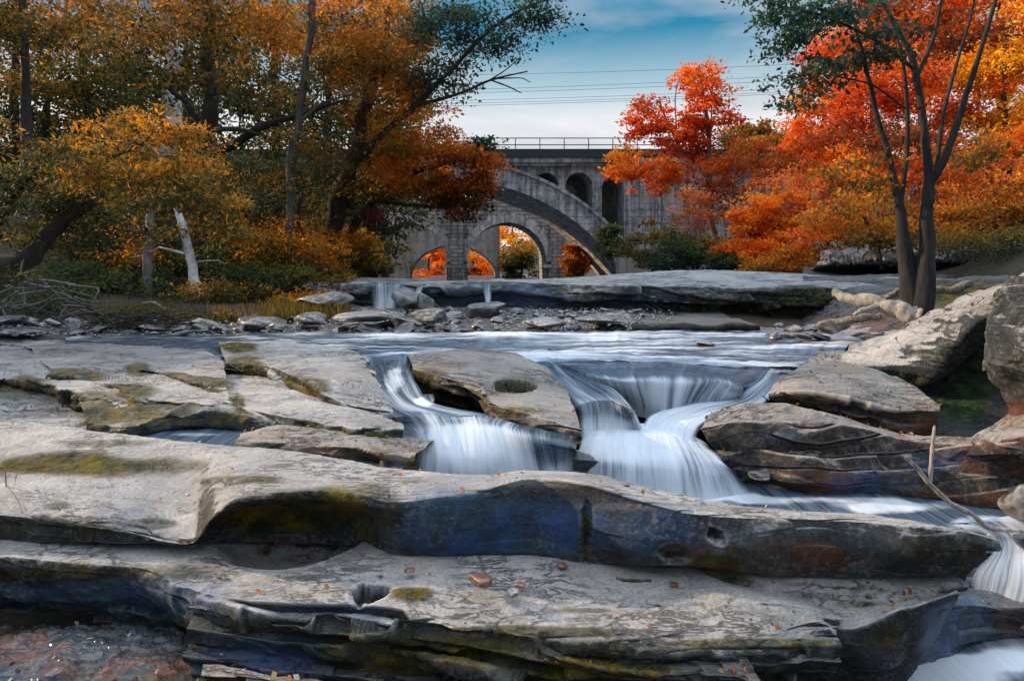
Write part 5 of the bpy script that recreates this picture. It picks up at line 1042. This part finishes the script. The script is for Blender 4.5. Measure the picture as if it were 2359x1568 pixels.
# stone bridge 85 m away: three semicircular arches
Y1, Y2 = 85., 93.
s2 = Y1 / F
sb = empty('stone_bridge', (-3, Y1, -1)); tag(sb, 'old stone viaduct with round arches seen below the concrete arch', 'bridge')
R2 = 91 * s2; zs2 = (V0 - 603) * s2
cs = [(938 - U0) * s2, (1168 - U0) * s2, (1398 - U0) * s2, (708 - U0) * s2]
def bot2(x):
    for c in cs:
        if abs(x - c) < R2: return zs2 + math.sqrt(R2 * R2 - (x - c) ** 2)
    return -2.5
mb = MB(); xs = samp(-40, 24, [c + s_ * R2 for c in cs for s_ in (-1, 1)], 420); archwall(mb, xs, 8.4, bot2, Y1, Y2, -.6); 
bpart(mb, 'wall', 'stone', sb)
for c in cs[:3]:
    mb = MB()
    nb = 25
    for k in range(nb):
        a0 = math.pi * (k + .03) / nb; a1 = math.pi * (k + .97) / nb; ro_ = R2 + (1.15 if k % 2 else .9)
        V = np.array([[c + r_ * math.cos(a), y, zs2 + r_ * math.sin(a)] for y in (Y1 - .28, Y1 + .2) for (r_, a) in ((R2 - .04, a0), (ro_, a0), (ro_, a1), (R2 - .04, a1))])
        mb.add(V, np.array([[0, 1, 2, 3], [7, 6, 5, 4], [0, 4, 5, 1], [1, 5, 6, 2], [2, 6, 7, 3], [3, 7, 4, 0]]))
    bpart(mb, 'voussoir_ring', 'vouss', sb)
for c in (((1053 - U0) * s2), ((1283 - U0) * s2), ((823 - U0) * s2)):
    mb = MB(); mb.box(c - .75, c + .75, Y1 - .9, Y1, -2.5, 6.3); mb.box(c - 1.05, c + 1.05, Y1 - 1.1, Y1, -2.5, -.2)
    bpart(mb, 'pier_buttress', 'stone', sb)
    mb = MB(); mb.box(c - 1.75, c + 1.75, Y1 - .35, Y2 - .1, zs2 - .75, zs2 - .3); bpart(mb, 'impost', 'vouss', sb)
# rear concrete arch
Y3, Y4 = 104., 112.
s3 = Y3 / F
rb_ = empty('rear_bridge', (-9, Y3, -1)); tag(rb_, 'plain concrete arch bridge farthest back, seen through the stone arches', 'bridge')
c3 = (1043 - U0) * s3; a3 = 102 * s3; h3 = 78 * s3
def bot3(x):
    d = abs(x - c3)
    return -2.4 + h3 * 1.04 * math.sqrt(1 - (d / a3) ** 2) * 1.0 if d < a3 else -3
mb = MB(); xs = samp(-50, (1150 - U0) * s3, [c3 - a3, c3 + a3], 260); archwall(mb, xs, 6.7, bot3, Y3, Y4, -.6); bpart(mb, 'wall', 'concplain', rb_)
mb = MB(); mb.box((938 - U0) * s3, (944 - U0) * s3, Y3 - .4, Y3, -3, 6.6); bpart(mb, 'pilaster', 'concplain', rb_); mb = MB(); mb.box((1140 - U0) * s3, (1151 - U0) * s3, Y3 - .5, Y3, -3, 6.6); bpart(mb, 'pilaster', 'concplain', rb_)
# retaining wall and walkway rail at right
rw = empty('retaining_wall', (24, 52, 1)); tag(rw, 'sunlit concrete retaining wall with a stair rail behind the orange trees', 'wall')
mb = MB(); V = []
for (x, zt) in ((17.5, 3.0), (21.5, 5.4), (26, 7.5), (40, 8.5)):
    V += [(x, 50, -1), (x, 50, zt), (x, 54, zt)]
Q = []
for i in range(3):
    a = i * 3; Q += [[a, a + 3, a + 4, a + 1], [a + 1, a + 4, a + 5, a + 2]]
mb.add(np.array(V), np.array(Q)); bpart(mb, 'wall', 'concplain', rw)
mb = MB(); mb.tube([(17.5, 50, 4.1), (21.5, 50, 6.5), (26, 50, 8.6)], [.05] * 3, 5); mb.tube([(17.5, 50, 3.6), (21.5, 50, 6.0), (26, 50, 8.1)], [.04] * 3, 5)
for (x, z) in ((17.5, 3), (19.5, 4.2), (21.5, 5.4), (23.7, 6.4), (26, 7.5)): mb.tube([(x, 50, z), (x, 50, z + 1.15)], [.05, .05], 5)
bpart(mb, 'railing', 'iron', rw)

# ------------------------------------------------------------------ wires
WL = [((700, 175), (1840, 148), 'highest, alone'), ((700, 214), (1900, 170), 'second from the top'), ((700, 220), (1900, 181), 'third from the top'), ((700, 236), (1900, 200), 'fourth from the top'), ((700, 243), (1900, 207), 'fifth from the top'), ((700, 249), (1900, 211), 'lowest of the level ones')]
for (a, b, nm) in WL:
    pa, pb = P(a[0], a[1], 95), P(b[0], b[1], 90); t = np.linspace(0, 1, 20)[:, None]
    pp = pa * (1 - t) + pb * t; pp[:, 2] -= (4 * t * (1 - t) * .45)[:, 0]
    mb = MB(); mb.tube(pp, [.026] * 20, 4); o = mb.build('power_line', M['wire']); tag(o, 'thin power line across the sky, ' + nm, 'power line')
for (a, b, nm) in (((1740, 305), (1880, 238), 'upper'), ((1750, 312), (1890, 256), 'lower')):
    pp = [P(a[0], a[1], 80), P(b[0], b[1], 60)]; mb = MB(); mb.tube(pp, [.03, .03], 4); o = mb.build('power_line', M['wire']); tag(o, 'short steep power line at right, the ' + nm + ' of two', 'power line')

# ------------------------------------------------------------------ logs and sticks
def limb(name, label, cat, paths, mat='drift', k=12, cut=False):
    root = empty(name, P(*paths[0][0][:3])); tag(root, label, cat); mb = MB(); b = np.array(root.location)
    for i, p in enumerate(paths):
        q = np.array([P(*a[:3]) for a in p]); rr = np.array([a[3] / F * a[2] for a in p]); t = np.linspace(0, 1, len(q)); T = np.linspace(0, 1, len(q) * 8)
        pp = spl(q, t, T); r2 = np.interp(T, t, rr); pp += np.stack([fbm(pp * 4, 2, 3), fbm(pp * 4, 2, 4), fbm(pp * 4, 2, 5)], -1) * r2.mean() * .5
        r2[-1] *= .3 if not cut else 1
        V, Q = tube(pp - b, r2, k, seed=i, bump=.4); mb.add(V, Q)
        if i == 0 and cut:
            c = pp[-1] - b; n = len(V); ring = V[-k:] ; V2 = np.concatenate([ring, [c + (pp[-1] - pp[-2]) * .3]]); F2 = np.array([[j, (j + 1) % k, k, k] for j in range(k)])
            capm = bpy.data.meshes.new('cut_end'); capm.from_pydata([tuple(v) for v in V2], [], [[j, (j + 1) % k, k] for j in range(k)]); capm.materials.append(M['cutwood'])
            co = bpy.data.objects.new('cut_end', capm); col.objects.link(co); co.parent = root
    mb.build('wood', M[mat], root); return root
limb('log', 'thick fallen log with a sawn end lying at the foot of the multi stemmed tree', 'log', [[(1918, 672, 9.2, 9), (1965, 690, 9.0, 12), (2030, 705, 8.8, 17), (2085, 722, 8.6, 21), (2118, 732, 8.5, 22)], [(2030, 705, 8.8, 7), (1985, 716, 8.7, 5), (1965, 728, 8.7, 4)]], 'bleached', cut=True)
limb('log', 'thinner log lying low in front of the sawn one', 'log', [[(1925, 745, 8.7, 8), (1975, 735, 8.6, 9), (2030, 728, 8.6, 8)]])
limb('log', 'pale log behind the tree base, pointing right', 'log', [[(2030, 690, 9.3, 7), (2100, 668, 9.3, 9), (2190, 668, 9.2, 10), (2238, 650, 9.2, 8)], [(2030, 695, 9.2, 5), (2075, 665, 9.2, 6)]])
limb('log', 'long dark log lying level along the far side of the rapids', 'log', [[(1458, 758, 10.0, 9), (1550, 756, 10.0, 9), (1650, 755, 10.0, 9), (1745, 752, 10.0, 9)]], 'bark', cut=True)
limb('stick', 'bleached forked stick poking up from the pool at right', 'stick', [[(2360, 1222, 4.2, 3), (2285, 1215, 4.2, 6), (2240, 1185, 4.2, 6), (2190, 1158, 4.2, 5.5), (2140, 1115, 4.2, 5), (2110, 1075, 4.2, 4.5), (2083, 1050, 4.2, 3.5)], [(2142, 1116, 4.2, 4.5), (2146, 1040, 4.2, 4), (2153, 978, 4.2, 3.5)]], 'bleached', k=8, )
limb('driftwood', 'short dark piece of driftwood on the front ledge', 'driftwood', [[(1420, 1330, -1.47, 6), (1450, 1336, -1.47, 9), (1500, 1336, -1.47, 8)]], 'bark', k=8, cut=True)
limb('twig', 'curved twig standing on the rock at the left edge', 'twig', [[(52, 1182, -1.32, 3), (40, 1150, -1.28, 3), (15, 1115, -1.25, 2)], [(30, 1130, -1.25, 2), (38, 1090, 4, 2)], [(15, 1120, 3.95, 1.6), (12, 1080, 3.95, 1)]], k=6)
limb('stick', 'bare sticks lying on the slab beside the mossy step', 'stick', [[(505, 848, -1.02, 3), (560, 852, -1.02, 3), (618, 845, -1.02, 2.5)], [(530, 838, -1.0, 2), (560, 856, -1.02, 2)]], k=6)
limb('branch', 'crooked pale branch lying on the bank below the short trunk', 'branch', [[(328, 700, 12, 4), (350, 698, 12, 4), (380, 712, 11.8, 3)]], k=6)
# tangle of dry brush at lower left
root = empty('brush_pile', P(60, 720, 10.5)); tag(root, 'tangle of bare dead branches at the lower left shore', 'branches'); mb = MB(); b = np.array(root.location)
for k in range(60):
    a = P(rng.uniform(-120, 200), rng.uniform(650, 740), rng.uniform(10.2, 11)); e = a + np.array([rng.uniform(-.9, .9), rng.uniform(-.3, .3), rng.uniform(-.35, .25)])
    m = (a + e) / 2 + rng.normal(size=3) * .12; mb.tube(spl(np.array([a, m, e]), np.array([0, .5, 1.]), np.linspace(0, 1, 8)) - b, np.linspace(.02, .006, 8) * rng.uniform(.5, 1.6), 5)
mb.build('branches', M['barkgrey'], root)
root = empty('root_mat', P(300, 755, 10.3)); tag(root, 'dark mat of tangled roots at the water edge left of the mossy boulder', 'roots'); mb = MB(); b = np.array(root.location)
for k in range(130):
    a = P(rng.uniform(200, 430), rng.uniform(722, 758), rng.uniform(10.2, 10.8)); e = a + np.array([rng.uniform(-.5, .5), rng.uniform(-.2, .2), rng.uniform(-.1, .06)])
    m = (a + e) / 2 + rng.normal(size=3) * .06; mb.tube(spl(np.array([a, m, e]), np.array([0, .5, 1.]), np.linspace(0, 1, 6)) - b, np.linspace(.012, .005, 6), 4)
mb.build('roots', M['bark'], root)
# grass on the bank
def grass():
    Nn = 22000; u = rng.uniform(-50, 800, Nn); d = rng.uniform(11.6, 14, Nn); x = (u - U0) / F * d
    z = -.93 + (d - 11.6) * .04 ; h = rng.uniform(.08, .3, Nn); a = rng.uniform(0, 6.3, Nn); w = .008
    k = vnoise(np.stack([x * 1.5, d * 1.5, 0 * x], -1), 4) > -.15
    x, d, z, h, a = x[k], d[k], z[k], h[k], a[k]; Nn = len(x)
    l = rng.normal(size=(Nn, 2)) * .08
    V = np.stack([np.stack([x - w * np.cos(a), d - w * np.sin(a), z - .05], 1), np.stack([x + w * np.cos(a), d + w * np.sin(a), z - .05], 1), np.stack([x + l[:, 0] + w * .3, d + l[:, 1], z + h], 1), np.stack([x + l[:, 0] - w * .3, d + l[:, 1], z + h], 1)], 1).reshape(-1, 3)
    pl = np.array([(.25, .19, .05), (.35, .24, .06), (.10, .12, .03), (.2, .14, .04)]); c = pl[rng.integers(0, 4, Nn)]
    o = mesh('grass', V, np.arange(Nn * 4).reshape(-1, 4), M['leaf'], smooth=False, attrs={'col': np.repeat(np.concatenate([c, np.ones((Nn, 1))], 1), 4, 0)}); tag(o, 'dry grass along the left bank', 'grass', kind='stuff')
grass()

def litter():
    r = np.random.default_rng(55); VV = []; AA = []
    for (G, n) in LIT[:18]:
        up = n[..., 2] > .9; g = G[up]; u, v = uvof(g); vis = (g[:, 1] > 1.5) & (u > -80) & (u < 2440) & (v > 780) & (v < 1600); g = g[vis]
        if len(g) < 100: continue
        ar = len(g) / 400.
        for i in r.integers(0, len(g), int(min(60, ar * 2))):
            p = g[i] + np.array([0, 0, .006]); l = r.uniform(.014, .042); a = r.uniform(0, 6.3); ax = np.array([math.cos(a), math.sin(a), r.uniform(0, .3)]); sd = np.array([-math.sin(a), math.cos(a), r.uniform(-.3, .3)])
            VV += [p, p + ax * l * .5 + sd * l * .3, p + ax * l + np.array([0, 0, l * .2]), p + ax * l * .5 - sd * l * .3 + np.array([0, 0, l * .25])]
            c = [(.35, .10, .03), (.20, .07, .03), (.45, .28, .12), (.5, .16, .04), (.55, .5, .42)][r.integers(5)]; AA += [(*c, 1)] * 4
    o = mesh('fallen_leaves', np.array(VV), np.arange(len(VV)).reshape(-1, 4), M['leaf'], smooth=False, attrs={'col': np.array(AA)}); tag(o, 'fallen leaves scattered on the rocks', 'leaves', kind='stuff')
litter()

# ------------------------------------------------------------------ light, sky, camera
AZ, EL = math.radians(-72), math.radians(20)        # sun is up-stream, to the left
sd = Vector((math.sin(AZ) * math.cos(EL), math.cos(AZ) * math.cos(EL), math.sin(EL)))
L = bpy.data.lights.new('sun', 'SUN'); L.energy = 5.0; L.angle = math.radians(.5); L.color = (1, .72, .44)
lo = bpy.data.objects.new('sun', L); col.objects.link(lo); lo.rotation_euler = sd.to_track_quat('Z', 'Y').to_euler(); lo.location = (-30, 40, 30)
W = bpy.data.worlds.new('World'); sc.world = W; W.use_nodes = True; nt = W.node_tree; nt.nodes.clear(); N = NT(nt)
sky = N.n('ShaderNodeTexSky', sky_type='NISHITA', sun_disc=False, sun_elevation=EL, sun_rotation=AZ)
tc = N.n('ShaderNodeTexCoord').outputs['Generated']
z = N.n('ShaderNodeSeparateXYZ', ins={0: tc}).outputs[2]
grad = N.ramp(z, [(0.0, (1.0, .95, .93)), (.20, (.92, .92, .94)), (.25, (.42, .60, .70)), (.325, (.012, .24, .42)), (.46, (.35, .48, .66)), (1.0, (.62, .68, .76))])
hi = N.math('MULTIPLY', N.mr(z, .38, .75, 1.0, 4.6), N.mr(N.n('ShaderNodeSeparateXYZ', ins={0: tc}).outputs[1], -.5, .4, .55, 1.15))  # unseen overhead sky brightened as added fill for the foreground, more so ahead
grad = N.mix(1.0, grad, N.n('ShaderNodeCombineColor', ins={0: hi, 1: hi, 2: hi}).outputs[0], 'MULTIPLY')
cl = N.noise(N.map(tc, (1.4, 1.4, 4.5)), 2.2, 5, .55, .4)
grad = N.mix(N.mr(cl, .46, .66, 0, .7), grad, (.66, .70, .75))
skc = N.mix(1.0, sky.outputs[0], (.07, .07, .07), 'MULTIPLY')
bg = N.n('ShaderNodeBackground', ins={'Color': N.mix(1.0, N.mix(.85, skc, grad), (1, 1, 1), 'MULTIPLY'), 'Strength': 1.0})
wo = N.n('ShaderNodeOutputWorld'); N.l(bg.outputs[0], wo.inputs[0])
cam = bpy.data.cameras.new('camera'); cam.lens = 36 * F / 2358; cam.sensor_width = 36; cam.shift_y = -(784 - V0) / 2358; cam.clip_start = .05; cam.clip_end = 6000
co = bpy.data.objects.new('camera', cam); col.objects.link(co); co.location = (0, 0, 0); co.rotation_euler = (math.radians(90), 0, 0); sc.camera = co
sc.view_settings.view_transform = 'Standard'; sc.view_settings.look = 'None'; sc.view_settings.exposure = 0
sc.cycles.max_bounces = 6; sc.cycles.diffuse_bounces = 3; sc.cycles.glossy_bounces = 2; sc.cycles.transmission_bounces = 4; sc.cycles.transparent_max_bounces = 8
sc.cycles.use_denoising = True; sc.cycles.sample_clamp_indirect = 4
